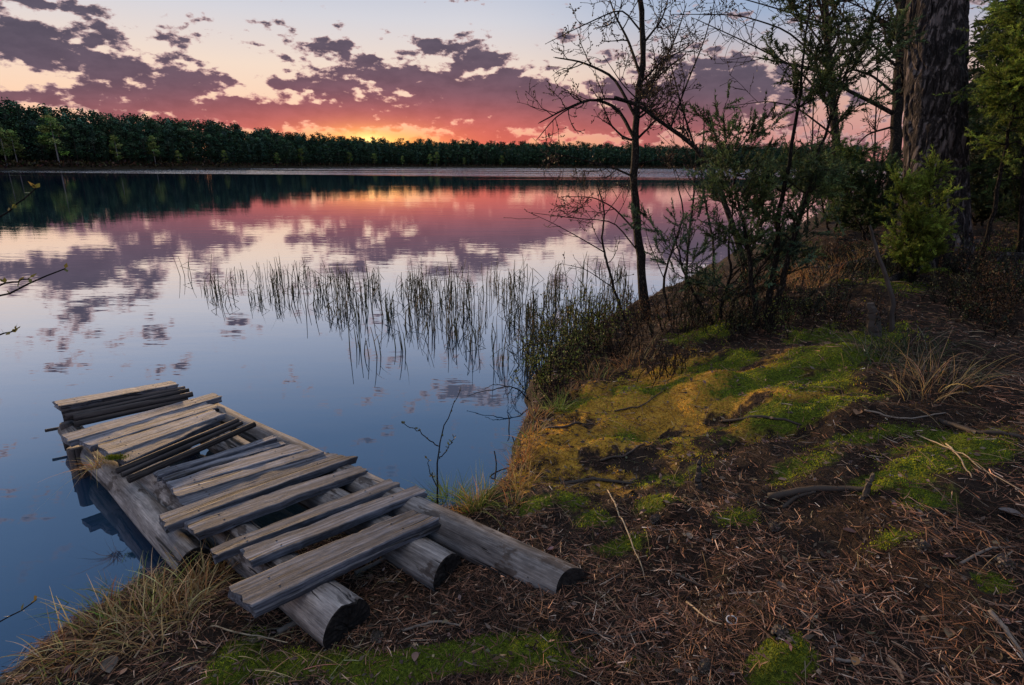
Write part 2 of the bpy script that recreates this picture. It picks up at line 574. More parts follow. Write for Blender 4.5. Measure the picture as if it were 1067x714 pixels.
def make_water():
    m = begin('lake_water')
    g = X.nt.nodes.new('ShaderNodeNewGeometry')
    pos = X(g.outputs['Position'])
    x, y, z = sep(pos)
    # calm near the bank, long low ripples further out, wind-ruffled strip by the far shore
    r1 = noise(vmul(pos, (1.2, 3.4, 1)), 1.0, 3, .5)
    r2 = noise(vmul(pos, (.14, .55, 1)), 1.0, 3, .5, .4)
    r3 = noise(vmul(pos, (7, 15, 1)), 1.0, 2, .5)
    patch = sstep(.42, .64, noise(vmul(pos, (.05, .16, 1)), 1.0, 3, .5))
    r4 = noise(vmul(pos, (.10, 1.1, 1)), 1.0, 3, .5)
    wind = sstep(.45, .62, noise(vmul(pos, (.0045, .026, 1)), 1.0, 3, .55) + sstep(75, 150, y) * .16 - .06)
    wind = wind * sstep(70, 95, y)
    hh = r1 * .003 + r2 * .0055 + r3 * .0009 * patch + r4 * wind * .42
    nb = bump(hh, .55, 1.0)
    lw = X.nt.nodes.new('ShaderNodeLayerWeight'); lw.inputs[0].default_value = .5
    fac = X(lw.outputs['Facing'])          # 0 looking straight down, towards 1 at grazing
    refl = ramp(fac, [(0, (.03,) * 3), (.29, (.09,) * 3), (.45, (.16,) * 3), (.577, (.27,) * 3), (.65, (.41,) * 3), (.74, (.64,) * 3), (.845, (.87,) * 3), (1, (.93,) * 3)])
    deep = X.nt.nodes.new('ShaderNodeBsdfDiffuse'); plug((.010, .034, .075), deep.inputs[0])
    gl = X.nt.nodes.new('ShaderNodeBsdfGlossy'); gl.inputs['Roughness'].default_value = 0.0
    plug(nb, gl.inputs['Normal']); plug((.97, .97, 1.0), gl.inputs[0])
    mx = X.nt.nodes.new('ShaderNodeMixShader'); plug(refl, mx.inputs[0])
    X.nt.links.new(deep.outputs[0], mx.inputs[1]); X.nt.links.new(gl.outputs[0], mx.inputs[2])
    out = X.nt.nodes.new('ShaderNodeOutputMaterial'); X.nt.links.new(mx.outputs[0], out.inputs[0])
    return m


M_water = make_water()


def make_bark(name, a, b, c, sx=(30, 30, 6)):
    m = begin(name)
    o = coord('Object')
    w = noise(o, 5, 3)
    v = noise(vadd(vmul(o, sx), comb(w * 1.5, w * 1.2, 0.0)), 1.0, 4, .6)
    q = X.m('ABSOLUTE', v - .5)
    pl = sstep(.01, .15, q)
    n = noise(vmul(o, (50, 50, 22)), 1.0, 5, .65)
    col = ramp(pl * .62 + n * .38, [(.15, a), (.5, b), (.85, c)])
    principled(col, .9, bump(pl * .7 + n * .4, 1.0, .025), .15)
    return m


M_pine_bark = make_bark('pine_bark', (.010, .008, .008), (.05, .041, .041), (.14, .115, .11), (15, 15, 2.7))
M_bark = make_bark('thin_bark', (.010, .008, .007), (.032, .025, .021), (.07, .056, .046), (60, 60, 18))
M_fol = vmat('needle_foliage', .7, .30, .25, .45)
M_leaf = vmat('small_leaves', .6, .35, .3, .3)
M_grass = vmat('grass_blades', .75, .25, .2, .25)
M_litter = vmat('needle_litter', .75, 0, .3, .3)
M_far = vmat('far_trees', .9, .0, .0, .35)
M_moss = vmat('moss_fuzz', .9, .42, .1, .4)
M_bits = vmat('woodland_bits', .7, 0, .3, .4)

# ------------------------------------------------------------------ ground and lake
def jit(c, n, v=.3, hue=.12):
    c = np.asarray(c, float)
    k = np.exp(RNG.normal(0, v, (n, 1))) * np.exp(RNG.normal(0, hue, (n, 3)))
    return np.clip(c[None] * k, 0, .9)


MOSSY = []   # px, py, rx, ry (m), strength, kind
for a in [(925, 506, .14, .10, 1.7, 0), (690, 521, .16, .10, .9, 0), (815, 688, .10, .08, 1.6, 0), (1036, 610, .08, .06, 1, 0), (440, 696, .30, .08, 1, 0), (505, 684, .16, .07, .9, 0),
          (300, 700, .16, .10, .8, 0), (232, 690, .06, .12, .8, 0), (985, 482, .30, .12, 1.2, 0), (1000, 455, .30, .12, .8, 0), (845, 408, .35, .22, .95, 0), (830, 440, .6, .16, .75, 0),
          (730, 350, .4, .3, .9, 0), (800, 395, .6, .3, .7, 0), (900, 355, .5, .4, .6, 0), (920, 300, .5, .5, .7, 0), (965, 470, .5, .1, .6, 0), (560, 525, .16, .10, .9, 0), (590, 520, .2, .15, .7, 0),
          (660, 460, .3, .3, .55, 0), (640, 575, .2, .1, .6, 0), (600, 690, .2, .08, .5, 0), (1040, 260, 1.5, 1., .5, 0), (770, 540, .2, .1, .55, 0), (960, 520, .2, .1, .6, 0), (850, 350, .5, .3, .6, 0), (690, 415, .3, .15, .8, 0), (870, 372, .5, .25, .9, 0), (760, 380, .4, .2, .8, 0), (350, 690, .25, .07, .9, 0), (260, 672, .08, .10, .9, 0), (620, 540, .15, .1, .7, 0), (700, 500, .3, .15, .6, 0), (850, 480, .3, .12, .6, 0), (930, 560, .12, .08, .6, 0), (560, 690, .2, .06, .6, 0), (470, 690, .38, .08, 1.9, 0), (245, 690, .08, .13, 1.9, 0), (400, 700, .25, .06, 1.7, 0), (300, 695, .15, .07, 1.5, 0),
          (600, 425, .25, .25, .6, 0), (655, 405, .25, .25, .6, 0), (780, 445, .35, .12, .7, 0), (900, 455, .4, .08, .7, 0), (655, 690, .12, .06, .6, 0)]:
    p, t = on_ground(a[0], a[1]); MOSSY.append((p[0], p[1], a[2], a[3], a[4], a[5]))
for a in [(680, 430, .8, .7, .95), (600, 470, .5, .4, .9), (770, 420, .7, .6, .9), (720, 460, .7, .4, .8), (640, 500, .6, .3, .6), (830, 385, .6, .4, .5), (700, 400, .6, .6, .9), (545, 500, .12, .25, .7)]:  # lit slope: moss areas tinted gold for the sun falling there
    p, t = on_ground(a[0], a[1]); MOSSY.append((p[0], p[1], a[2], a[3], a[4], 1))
for a in [(925, 512, .10, .08, .07), (700, 528, .12, .09, .04), (820, 695, .08, .07, .05), (845, 415, .3, .2, .07), (440, 705, .3, .1, .03), (735, 355, .3, .25, .08), (815, 445, .5, .12, .06),
          (620, 480, .35, .3, .05), (700, 425, .45, .35, .08), (775, 440, .35, .3, .07), (915, 310, .4, .4, .12), (1000, 470, .3, .15, .05), (240, 700, .08, .12, .04), (655, 470, .3, .12, .05), (590, 450, .2, .2, .05), (850, 380, .4, .25, .10), (660, 420, .25, .18, .09), (740, 400, .25, .15, .08), (790, 480, .3, .12, .06), (880, 440, .3, .12, .06), (560, 470, .12, .2, .05), (700, 470, .2, .12, .06), (620, 430, .2, .15, .07)]:
    p, t = on_ground(a[0], a[1]); HUMPS.append((p[0], p[1], a[2], a[3], a[4]))


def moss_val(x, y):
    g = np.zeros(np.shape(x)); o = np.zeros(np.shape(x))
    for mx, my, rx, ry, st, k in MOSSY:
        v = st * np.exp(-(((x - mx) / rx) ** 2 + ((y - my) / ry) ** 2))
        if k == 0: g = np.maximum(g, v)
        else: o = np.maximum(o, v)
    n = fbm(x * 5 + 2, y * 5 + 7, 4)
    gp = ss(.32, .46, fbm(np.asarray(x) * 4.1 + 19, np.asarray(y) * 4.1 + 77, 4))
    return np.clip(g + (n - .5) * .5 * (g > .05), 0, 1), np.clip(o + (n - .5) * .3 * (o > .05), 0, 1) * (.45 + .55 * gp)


def axis(a, b, step, out_lo, out_hi, gr=1.16):
    c = list(np.arange(a, b, step)); s = step; v = a
    lo = []
    while v > out_lo: s *= gr; v -= s; lo.append(v)
    s = step; v = c[-1]; hi = []
    while v < out_hi: s *= gr; v += s; hi.append(v)
    return np.array(lo[::-1] + c + hi)


gx = axis(-2.8, 4.6, .024, -3500, 3500); gy = axis(.85, 7.4, .024, -2500, 4500)
GX, GY = np.meshgrid(gx, gy, indexing='ij')
GZ = h(GX, GY)
mg, mo = moss_val(GX, GY)
wet = 1 - ss(-.02, .10, GZ)
nx, ny = len(gx), len(gy)
ii, jj = np.meshgrid(np.arange(nx - 1), np.arange(ny - 1), indexing='ij')
Q = np.stack([ii * ny + jj, (ii + 1) * ny + jj, (ii + 1) * ny + jj + 1, ii * ny + jj + 1], -1).reshape(-1, 4)
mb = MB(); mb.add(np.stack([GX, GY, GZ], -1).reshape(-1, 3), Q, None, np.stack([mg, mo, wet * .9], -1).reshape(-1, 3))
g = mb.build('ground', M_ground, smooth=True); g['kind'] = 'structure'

# lake sheet
mb = MB()
lx = axis(-6, 6, 1.0, -4000, 4000, 1.4); ly = axis(0, 12, 1.0, -60, 4500, 1.4)
LX, LY = np.meshgrid(lx, ly, indexing='ij'); n2 = len(ly)
ii, jj = np.meshgrid(np.arange(len(lx) - 1), np.arange(n2 - 1), indexing='ij')
mb.add(np.stack([LX, LY, np.zeros_like(LX)], -1).reshape(-1, 3), np.stack([ii * n2 + jj, (ii + 1) * n2 + jj, (ii + 1) * n2 + jj + 1, ii * n2 + jj + 1], -1).reshape(-1, 4))
w = mb.build('lake', M_water, smooth=True); w['kind'] = 'structure'

# ------------------------------------------------------------------ far shore
FS = [(-420, 120), (-150, 168), (0, 192), (60, 205), (100, 218), (200, 262), (260, 315), (320, 410), (400, 520), (560, 570), (720, 560), (850, 500), (1067, 430), (1400, 380)]
FP = []
for px, D in FS:
    d = ray(px, 172.5); d = d / math.hypot(d[0], d[1]); k = D / (d[1] if px > 100 else max(d[1], .62)); FP.append((d[0] * k, d[1] * k))
FP = np.array(FP)
seg = np.linspace(0, len(FP) - 1, 260)
fx = np.interp(seg, np.arange(len(FP)), FP[:, 0]); fy = np.interp(seg, np.arange(len(FP)), FP[:, 1])
fpx = np.interp(seg, np.arange(len(FP)), [a for a, b in FS])
fdir = np.stack([fx, fy], 1); fdir /= np.linalg.norm(fdir, axis=1, keepdims=True)
rows = [(-6, -.6), (0, .05), (2, .5), (8, 1.1), (25, 2.2), (60, 4), (140, 7), (400, 9), (1500, 6)]
V = []
for s_, z_ in rows:
    wob = (vnoise(seg * 7.0, seg * 0 + s_) - .5) * (2.5 if s_ < 5 else 6)
    V.append(np.stack([fx + fdir[:, 0] * (s_ + wob), fy + fdir[:, 1] * (s_ + wob), np.full(260, z_) + (vnoise(seg * 3, seg * 0 + s_ + 3) - .5) * .3 * max(z_, 0)], 1))
V = np.array(V)
ii, jj = np.meshgrid(np.arange(len(rows) - 1), np.arange(259), indexing='ij')
mb = MB(); mb.add(V.reshape(-1, 3), np.stack([ii * 260 + jj, (ii + 1) * 260 + jj, (ii + 1) * 260 + jj + 1, ii * 260 + jj + 1], -1).reshape(-1, 4), None, (.035, .03, .022))
o = mb.build('far_shore', M_far, smooth=True); o['kind'] = 'structure'


def far_pos(px, back):
    k = np.interp(px, fpx, np.arange(260)); i = int(k); f = k - i; i2 = min(i + 1, 259)
    p = np.array([fx[i] * (1 - f) + fx[i2] * f, fy[i] * (1 - f) + fy[i2] * f])
    D = np.linalg.norm(p); p = p * (1 + back / D)
    z = np.interp(back, [r[0] for r in rows], [r[1] for r in rows])
    return np.array([p[0], p[1], z])


def far_crown(kind, n, big=.62):
    """crown triangles of a tree 1 unit tall at the origin; returns mb for trunk and crown"""
    tr, cr = MB(), MB()
    tr.tube([(0, 0, -.03), (.004, 0, .4), (0, .003, .9)], [.011, .009, .003], 5, (.05, .04, .033) if kind != 'birch' else (.22, .2, .19))
    if kind == 'pine':
        nc = 30
        z = .16 + .82 * RNG.random(nc) ** .75
        rad = .135 * np.sqrt(np.clip(1 - ((z - .42) / .58) ** 2, .02, 1) ** 1.3); base = (.046, .080, .046)
    elif kind == 'spruce':
        nc = 30
        z = .08 + .9 * RNG.random(nc); rad = .115 * (1 - z) ** .9 + .006; base = (.036, .068, .044)
    else:
        nc = 26
        z = .22 + .74 * RNG.random(nc); rad = .13 * np.sin(np.clip((z - .15) / .85, 0, 1) ** .8 * PI) + .01; base = (.13, .17, .05)
    th = RNG.random(nc) * 2 * PI; rr = rad * RNG.random(nc) ** .4
    C = np.stack([np.cos(th) * rr, np.sin(th) * rr, z], 1)
    per = n // nc
    P = np.repeat(C, per, 0) + RNG.normal(size=(nc * per, 3)) * np.array([.034, .034, .020])
    cb = jit(base, nc, .45, .12)
    colr = np.repeat(cb, per, 0) * np.exp(RNG.normal(0, .25, (nc * per, 1)))
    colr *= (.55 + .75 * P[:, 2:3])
    d = RNG.normal(size=(nc * per, 3)); d[:, 2] = d[:, 2] * .5 - (.25 if kind == 'spruce' else -.1)
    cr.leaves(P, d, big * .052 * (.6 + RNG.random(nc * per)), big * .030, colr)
    return tr, cr


KINDS = {}
for kind in ('pine', 'spruce', 'birch'):
    KINDS[kind] = [tuple(m_.mesh(nm, M_far) for m_, nm in zip(far_crown(kind, 1500), ('trunk', 'crown'))) for _ in range(5)]


def far_tree(kind, loc, ht, rz, name, label, cat, group):
    r = thing(name, label, cat, loc, group)
    r.rotation_euler = (0, 0, rz); wd = ht * random.uniform(.75, 1.1)
    r.scale = (wd, wd, ht)
    a, b = random.choice(KINDS[kind])
    for nm, me in (('trunk', a), ('crown', b)):
        c = bpy.data.objects.new(nm, me); COL.objects.link(c); c.parent = r
    return r


def far_height(px):
    return np.interp(px, [0, 120, 200, 260, 320, 420, 560, 720], [20, 18.5, 19, 19, 20, 21, 21.5, 18.5])


px_ = -60.0
while px_ < 800:
    D = np.interp(px_, fpx, np.hypot(fx, fy))
    kind = 'pine' if random.random() < .5 else 'spruce'
    nm = 'pine_tree' if kind == 'pine' else 'spruce_tree'
    lb = 'tall dark pine in the wooded wall along the far shore' if kind == 'pine' else 'pointed dark spruce in the wooded wall along the far shore'
    far_tree(kind, far_pos(px_, random.uniform(9, 20)), far_height(px_) * random.uniform(.60, .95), random.uniform(0, 6), nm, lb, 'tree', 'dark %ss of the far shore' % kind)
    px_ += 600 / D * random.uniform(1.2, 4.6)
BIR = [(62, .88, 'pale green birch, largest light tree on the far left shore'), (7, .66, 'pale birch at the far left end of the distant shore'),
       (121, .62, 'broad mid green birch on far shore between two pale birches'), (158, .66, 'slim pale birch on the far shore at the right end of the tall left forest'),
       (18, .6, None), (313, .62, None), (360, .55, None), (388, .5, None), (418, .42, None), (445, .5, None), (452, .6, None), (520, .5, None), (185, .35, None), (232, .4, None), (285, .4, None), (480, .4, None)]
for px, fr, lb in BIR:
    r = far_tree('birch', far_pos(px, 7), far_height(px) * fr, random.uniform(0, 6), 'birch_tree', lb or 'small pale green birch in front of the dark far forest', 'tree', None if lb else 'small pale birches of the far shore')
    r.scale.x *= 1.5; r.scale.y *= 1.5
# low brush on the far bank, and the forest mass behind the front trees
mb = MB()
n = 5000
pxs = RNG.uniform(-80, 820, n); P = np.array([far_pos(a, b) for a, b in zip(pxs, RNG.uniform(.5, 9, n))]); P[:, 2] += RNG.random(n) * 1.6
mb.leaves(P, RNG.normal(size=(n, 3)) * [1, 1, .8] + [0, 0, .7], RNG.uniform(.6, 1.6, n), .7, jit((.042, .032, .02), n, .4, .2))
tag(mb.build('shore_brush', M_far), 'low brown and dull green brush along the far waterline', 'brush', kind='stuff')
mb = MB()
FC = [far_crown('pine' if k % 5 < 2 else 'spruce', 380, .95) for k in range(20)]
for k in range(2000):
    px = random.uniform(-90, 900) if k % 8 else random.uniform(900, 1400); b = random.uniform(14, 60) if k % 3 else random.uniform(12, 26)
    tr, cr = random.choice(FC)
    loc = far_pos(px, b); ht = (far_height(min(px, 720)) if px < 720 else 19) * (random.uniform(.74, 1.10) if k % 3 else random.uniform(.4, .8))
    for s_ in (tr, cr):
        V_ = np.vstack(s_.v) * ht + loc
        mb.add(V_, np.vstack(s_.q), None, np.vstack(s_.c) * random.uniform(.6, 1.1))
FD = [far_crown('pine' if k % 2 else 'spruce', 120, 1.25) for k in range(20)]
for k in range(2600):
    px = random.uniform(220, 900); b = random.uniform(12, 30) if k % 2 else random.uniform(30, 100)
    tr, cr = random.choice(FD); loc = far_pos(px, b)
    ht = far_height(min(px, 720)) * (random.uniform(.35, .7) if k % 2 else random.uniform(.72, .93)) * (1 if px < 720 else .95)
    V_ = np.vstack(cr.v) * [ht * 1.25, ht * 1.25, ht] + loc
    mb.add(V_, np.vstack(cr.q), None, np.vstack(cr.c) * random.uniform(.55, .95))
tag(mb.build('far_forest', M_far), 'dark conifer forest behind the front trees of the far shore', 'forest', kind='stuff')

# ------------------------------------------------------------------ jetty
ZT = .335
def jet_local(mb, name, mat, A, B, parent, smooth=False):
    pass


def plank_obj(corn, zt, th, parent, label=None, name='plank', lip=False, seed=0):
    BL, FL, BR, FR = [at_z(px, py, zt) for px, py in corn]
    L = (BL + FL) / 2; R = (BR + FR) / 2
    ax = R - L; ln = np.linalg.norm(ax); ax /= ln
    yv = np.cross([0, 0, 1], ax)
    loc = lambda p: np.array([(p - L) @ ax, (p - L) @ yv])
    b0, f0, b1, f1 = map(loc, (BL, FL, BR, FR))
    n = 40; u = np.linspace(0, 1, n)
    rg = np.random.default_rng(seed + 100)
    wob = lambda a: (np.interp(u * 9, np.arange(11), rg.normal(0, a, 11)) + np.interp(u * 30, np.arange(32), rg.normal(0, a * .5, 32)))
    top_b = b0[None] * (1 - u)[:, None] + b1[None] * u[:, None]; top_f = f0[None] * (1 - u)[:, None] + f1[None] * u[:, None]
    top_b[:, 1] += wob(.0032); top_f[:, 1] += wob(.0032)
    # ragged ends
    zz = wob(.0007) + (u - .5) ** 2 * rg.normal(0, .02)
    nt_ = 8
    prof = []
    cw = [0, .04, .25, .5, .75, .96, 1.0]
    for i in range(n):
        pts = []
        for c in cw:
            p = top_b[i] * (1 - c) + top_f[i] * c
            dz = -.004 if c in (0, 1.0) else 0.0
            pts.append([p[0], p[1], zz[i] + dz])
        pb, pf = top_b[i], top_f[i]
        if lip:
            mid = pf * 1.0
            pts.append([pf[0], pf[1], zz[i] - th * .42]); pts.append([pf[0], pf[1] + (.010 if (pf[1] > pb[1]) else -.010) * -1, zz[i] - th * .48])
            pts.append([pf[0], pf[1] + (.012 if (pf[1] > pb[1]) else -.012), zz[i] - th * .56]); pts.append([pf[0], pf[1] + (.012 if (pf[1] > pb[1]) else -.012), zz[i] - th])
        else:
            pts.append([pf[0], pf[1], zz[i] - th * .5]); pts.append([pf[0], pf[1], zz[i] - th + .004])
        pts.append([(pf[0]), pf[1] * .96 + pb[1] * .04, zz[i] - th]); pts.append([pb[0], pb[1] * .96 + pf[1] * .04, zz[i] - th]); pts.append([pb[0], pb[1], zz[i] - th + .004])
        prof.append(pts)
    V = np.array(prof); m = V.shape[1]
    V[0, :, 0] += rg.normal(0, .006, m); V[-1, :, 0] += rg.normal(0, .008, m)
    i, j = np.meshgrid(np.arange(n - 1), np.arange(m), indexing='ij'); j2 = (j + 1) % m
    Qd = np.stack([i * m + j, (i + 1) * m + j, (i + 1) * m + j2, i * m + j2], -1).reshape(-1, 4)
    c0 = V[0].mean(0); c1 = V[-1].mean(0); V = np.vstack([V.reshape(-1, 3), c0, c1])
    k = n * m; a = np.arange(m); a2 = (a + 1) % m
    T = np.vstack([np.stack([np.full(m, k), a, a2], 1), np.stack([np.full(m, k + 1), (n - 1) * m + a2, (n - 1) * m + a], 1)])
    mb = MB(); mb.add(V, Qd, T)
    me = mb.mesh(name, M_plank)
    ob = bpy.data.objects.new(name, me); COL.objects.link(ob); ob.parent = parent
    mw = Matrix((( ax[0], yv[0], 0, L[0]), (ax[1], yv[1], 0, L[1]), (0, 0, 1, L[2]), (0, 0, 0, 1)))
    ob.matrix_local = Matrix.Translation(-parent.location) @ mw
    if label: ob['label'] = label
    for u0 in (.16, .84):
        for c0 in (.3, .72):
            if rg.random() < .2: continue
            i0 = int(u0 * (n - 1)); q = V[i0 * m] * (1 - c0) + V[i0 * m + 6] * c0
            tt_ = np.linspace(0, 2 * PI, 9)[:-1]
            nb_ = MB(); ring = np.stack([q[0] + .0048 * np.cos(tt_), q[1] + .0048 * np.sin(tt_), np.full(8, q[2] + .0045)], 1)
            low_ = ring - [0, 0, .012]; k8 = np.arange(8); k9 = (k8 + 1) % 8
            nb_.add(np.vstack([ring, low_, q + [0, 0, .006]]), np.stack([k8 + 8, k9 + 8, k9, k8], 1), np.stack([k8, k9, np.full(8, 16)], 1), (.035, .022, .017))
            no = bpy.data.objects.new('nail', nb_.mesh('nail', M_bits)); COL.objects.link(no); no.parent = ob
    return ob


def log_obj(A, B, r0, r1, parent, mat, name, label=None, cut=True, knots=(), seed=0, slant=0.0, rough=.06, notch=None):
    """A near end, B far end; x axis runs A -> B"""
    A = np.asarray(A, float); B = np.asarray(B, float)
    ax = B - A; ln = np.linalg.norm(ax); ax /= ln
    yv = np.cross([0, 0, 1], ax); yv /= np.linalg.norm(yv); zv = np.cross(ax, yv)
    rg = np.random.default_rng(seed)
    sd_ = 40 if r0 > .05 else 14; n = 70 if r0 > .05 else 24
    u = np.linspace(0, 1, n); th = np.linspace(0, 2 * PI, sd_, endpoint=False)
    U, TH = np.meshgrid(u, th, indexing='ij')
    R = (r0 * (1 - U) + r1 * U)
    nx_ = vnoise(U * ln * 2.2 + seed * 7, np.cos(TH) * 1.2 + 5) + vnoise(U * ln * 2.2 + 50, np.sin(TH) * 1.2 + 9 + seed) - 1
    flute = vnoise(U * ln * 1.2 + 11, (np.cos(TH) * 3 + 20 + seed)) + vnoise(U * ln * 1.2 + 31, (np.sin(TH) * 3 + 20)) - 1
    R = R * (1 + nx_ * rough * 1.6 + flute * rough)
    for ku, kt, kr in knots:
        dd = ((U - ku) * ln / kr) ** 2 + ((np.angle(np.exp(1j * (TH - kt)))) * r0 / kr) ** 2
        R = R + kr * .55 * np.exp(-dd * 1.2) - kr * .5 * np.exp(-dd * 7)
    if notch is not None:
        R = R - r0 * .13 * ss(notch[1], notch[1] * .75, np.abs(TH - notch[0]) + .12 * (vnoise(U * 60, TH * 3) - .5)) * ss(notch[2], notch[2] * .8, U * ln + .03 * vnoise(TH * 9, TH * 0))
    Xc = U * ln + slant * R * np.cos(TH - .8) * (1 - U) ** 20
    cx = np.interp(u * 6, np.arange(7), rg.normal(0, r0 * .12, 7)); cz = np.interp(u * 6, np.arange(7), rg.normal(0, r0 * .08, 7))
    V = np.stack([Xc, R * np.cos(TH) + cx[:, None] * u[:, None], R * np.sin(TH) + cz[:, None] * u[:, None]], -1)
    i, j = np.meshgrid(np.arange(n - 1), np.arange(sd_), indexing='ij'); j2 = (j + 1) % sd_
    Qd = np.stack([i * sd_ + j, i * sd_ + j2, (i + 1) * sd_ + j2, (i + 1) * sd_ + j], -1).reshape(-1, 4)
    mw = Matrix(((ax[0], yv[0], zv[0], A[0]), (ax[1], yv[1], zv[1], A[1]), (ax[2], yv[2], zv[2], A[2]), (0, 0, 0, 1)))
    mb = MB()
    caps = []
    if cut:
        mb.add(V.reshape(-1, 3), Qd)
    else:
        V2 = np.vstack([V.reshape(-1, 3), V[0].mean(0), V[-1].mean(0)]); a = np.arange(sd_); a2 = (a + 1) % sd_; k = n * sd_
        mb.add(V2, Qd, np.vstack([np.stack([np.full(sd_, k), a2, a], 1), np.stack([np.full(sd_, k + 1), (n - 1) * sd_ + a, (n - 1) * sd_ + a2], 1)]))
    ob = bpy.data.objects.new(name, mb.mesh(name, mat, smooth=True)); COL.objects.link(ob); ob.parent = parent
    ob.matrix_local = Matrix.Translation(-parent.location) @ mw
    if label: ob['label'] = label
    if cut:
        for end, sg in ((0, -1), (n - 1, 1)):
            ring = V[end]; c = ring.mean(0); rr = np.array([1.0, .97, .8, .55, .3, .08])
            VV = []
            for k, f in enumerate(rr):
                q = c + (ring - c) * f
                q[:, 0] += sg * (0.0 if k == 0 else .004 + .0) + rg.normal(0, .0035 if k else 0, sd_) 
                VV.append(q)
            VV = np.array(VV); i, j = np.meshgrid(np.arange(len(rr) - 1), np.arange(sd_), indexing='ij'); j2 = (j + 1) % sd_
            q = np.stack([i * sd_ + j, (i + 1) * sd_ + j, (i + 1) * sd_ + j2, i * sd_ + j2], -1).reshape(-1, 4)
            k = len(rr) * sd_; a = np.arange(sd_)
            V3 = np.vstack([VV.reshape(-1, 3), VV[-1].mean(0)])
            t3 = np.stack([np.full(sd_, k), (len(rr) - 1) * sd_ + (a + 1) % sd_, (len(rr) - 1) * sd_ + a], 1)
            m2 = MB(); m2.add(V3, q, t3)
            e = bpy.data.objects.new('cut_end', m2.mesh('cut_end', M_cut)); COL.objects.link(e); e.parent = ob
    return ob


jroot = thing('log_jetty', 'small old jetty of weathered grey planks and poles nailed across round logs', 'jetty', (-1.0, 2.6, 0.0))
# round logs (near end, far end)
log_obj(at_z(205, 588, .15), at_z(72, 447, .13), .085, .07, jroot, M_log, 'log', 'short side log lying lowest on the water side', seed=1)
log_obj(at_z(362, 652, .175), at_z(138, 478, .175), .118, .095, jroot, M_log, 'log', 'thick log with split, dark end nearest the viewer', seed=2, knots=((.09, 1.2, .022), (.3, 1.6, .025)), rough=.05, notch=(1.85, .36, .075))
log_obj(at_z(467, 598, .185), at_z(195, 440, .185), .098, .085, jroot, M_log, 'log', 'middle log with dark end and a knot', seed=3, knots=((.12, 1.9, .024), (.04, 3.0, .02)))
log_obj(at_z(602, 618, .245), at_z(215, 428, .195), .096, .08, jroot, M_log, 'log', 'longest log reaching up the bank, with slanted cut end', seed=4, slant=.55, knots=((.30, 1.5, .022), (.12, 1.2, .014)))
# cross beam and prop under the far end
log_obj(at_z(66, 436, .20), at_z(192, 410, .20), .06, .055, jroot, M_pole, 'cross_beam', cut=False, seed=5)
log_obj(at_z(66, 462, .16), at_z(200, 430, .17), .055, .05, jroot, M_pole, 'cross_beam', cut=False, seed=15)
for k, (px, py) in enumerate(((70, 442), (185, 418), (78, 468))):
    p = at_z(px, py, .2); log_obj((p[0], p[1], .21), (p[0] + .01, p[1], -.45), .045, .05, jroot, M_pole, 'post', cut=False, seed=20 + k)
PL = [  # back-left, front-left, back-right, front-right, z, thickness, label
    [(55.5, 418), (61.5, 424), (177.8, 397), (184.8, 400.5), .37, .04, 'outermost plank on top of a stack of poles'],
    [(64, 452.5), (72, 460), (222, 409.3), (231, 413.4), .335, .045, None],
    [(82, 457.5), (94, 464.5), (214, 418.6), (227, 424), .33, .045, None],
    [(101, 463.5), (114, 474.5), (220, 427), (234, 432), .33, .045, 'wide plank with moss on its left end'],
    [(118, 475.5), (132, 482), (208, 436.5), (228, 438), .325, .04, None],
    [(161, 492.2), (165.5, 496.2), (284.6, 454.3), (288, 456.5), .335, .04, None],
    [(169, 496.2), (174.5, 500), (294, 458.5), (297.5, 462), .332, .04, None],
    [(173.5, 501.5), (181, 508.5), (303, 461.8), (321, 467.5), .338, .04, None],
    [(180, 510), (187, 517.5), (325, 468.3), (337, 471.4), .335, .04, None],
    [(186, 519), (192, 526), (340, 470.8), (353, 473.6), .33, .04, None],
    [(165, 535), (173.5, 547.5), (355, 472), (371.5, 475), .34, .042, None],
    [(192, 542), (205, 555.5), (372, 484.5), (382.5, 489.5), .335, .045, None],
    [(219, 570.5), (223.5, 579), (405, 498.8), (417.8, 503.8), .33, .04, 'reddish narrow plank'],
    [(252, 571.5), (263, 584), (433, 505.3), (445, 511), .335, .042, None],
    [(237, 610), (263, 631.5), (428, 530.5), (456.5, 540), .335, .05, 'widest plank at landward end with long crack and knot'],
]
for k, a in enumerate(PL):
    plank_obj(a[:4], a[4], a[5], jroot, a[6], lip=(k == len(PL) - 1), seed=k)
for k, (a, b, z, r) in enumerate([((64, 429), (193, 404.5), .325, .022), ((68, 434), (197, 406.5), .33, .018), ((77, 436), (201, 411), .32, .024), ((77, 442.5), (196, 416.5), .29, .02), ((84, 431), (188, 408), .30, .018),
                                  ((121.5, 491), (248, 438), .345, .018), ((127, 495), (252, 440.5), .335, .016), ((134, 500), (265, 442.5), .345, .022), ((47, 449), (75, 444), .12, .012)]):
    log_obj(at_z(*a, z), at_z(*b, z), r, r * .85, jroot, M_pole, 'pole', cut=False, seed=40 + k, rough=.07)

# ------------------------------------------------------------------ trees and shrubs
def grow(P0, d0, ln, r0, lev, out, tips, maxlev, spread=.7, up=.15, nseg=6, kids=(4, 7), wig=.18, shrink=.55):
    n = nseg; P = [np.array(P0, float)]; d = np.array(d0, float); d /= np.linalg.norm(d)
    for k in range(n):
        d = d + RNG.normal(0, wig, 3) + np.array([0, 0, up * .3]); d /= np.linalg.norm(d)
        P.append(P[-1] + d * ln / n)
    P = np.array(P); R = np.linspace(r0, max(r0 * .35, .0015), n + 1)
    out.append((P, R)); tips.append((P[-1], d.copy(), lev))
    if lev < maxlev: side_branches(P, R, ln, lev, out, tips, maxlev, spread, up, kids, wig, shrink)


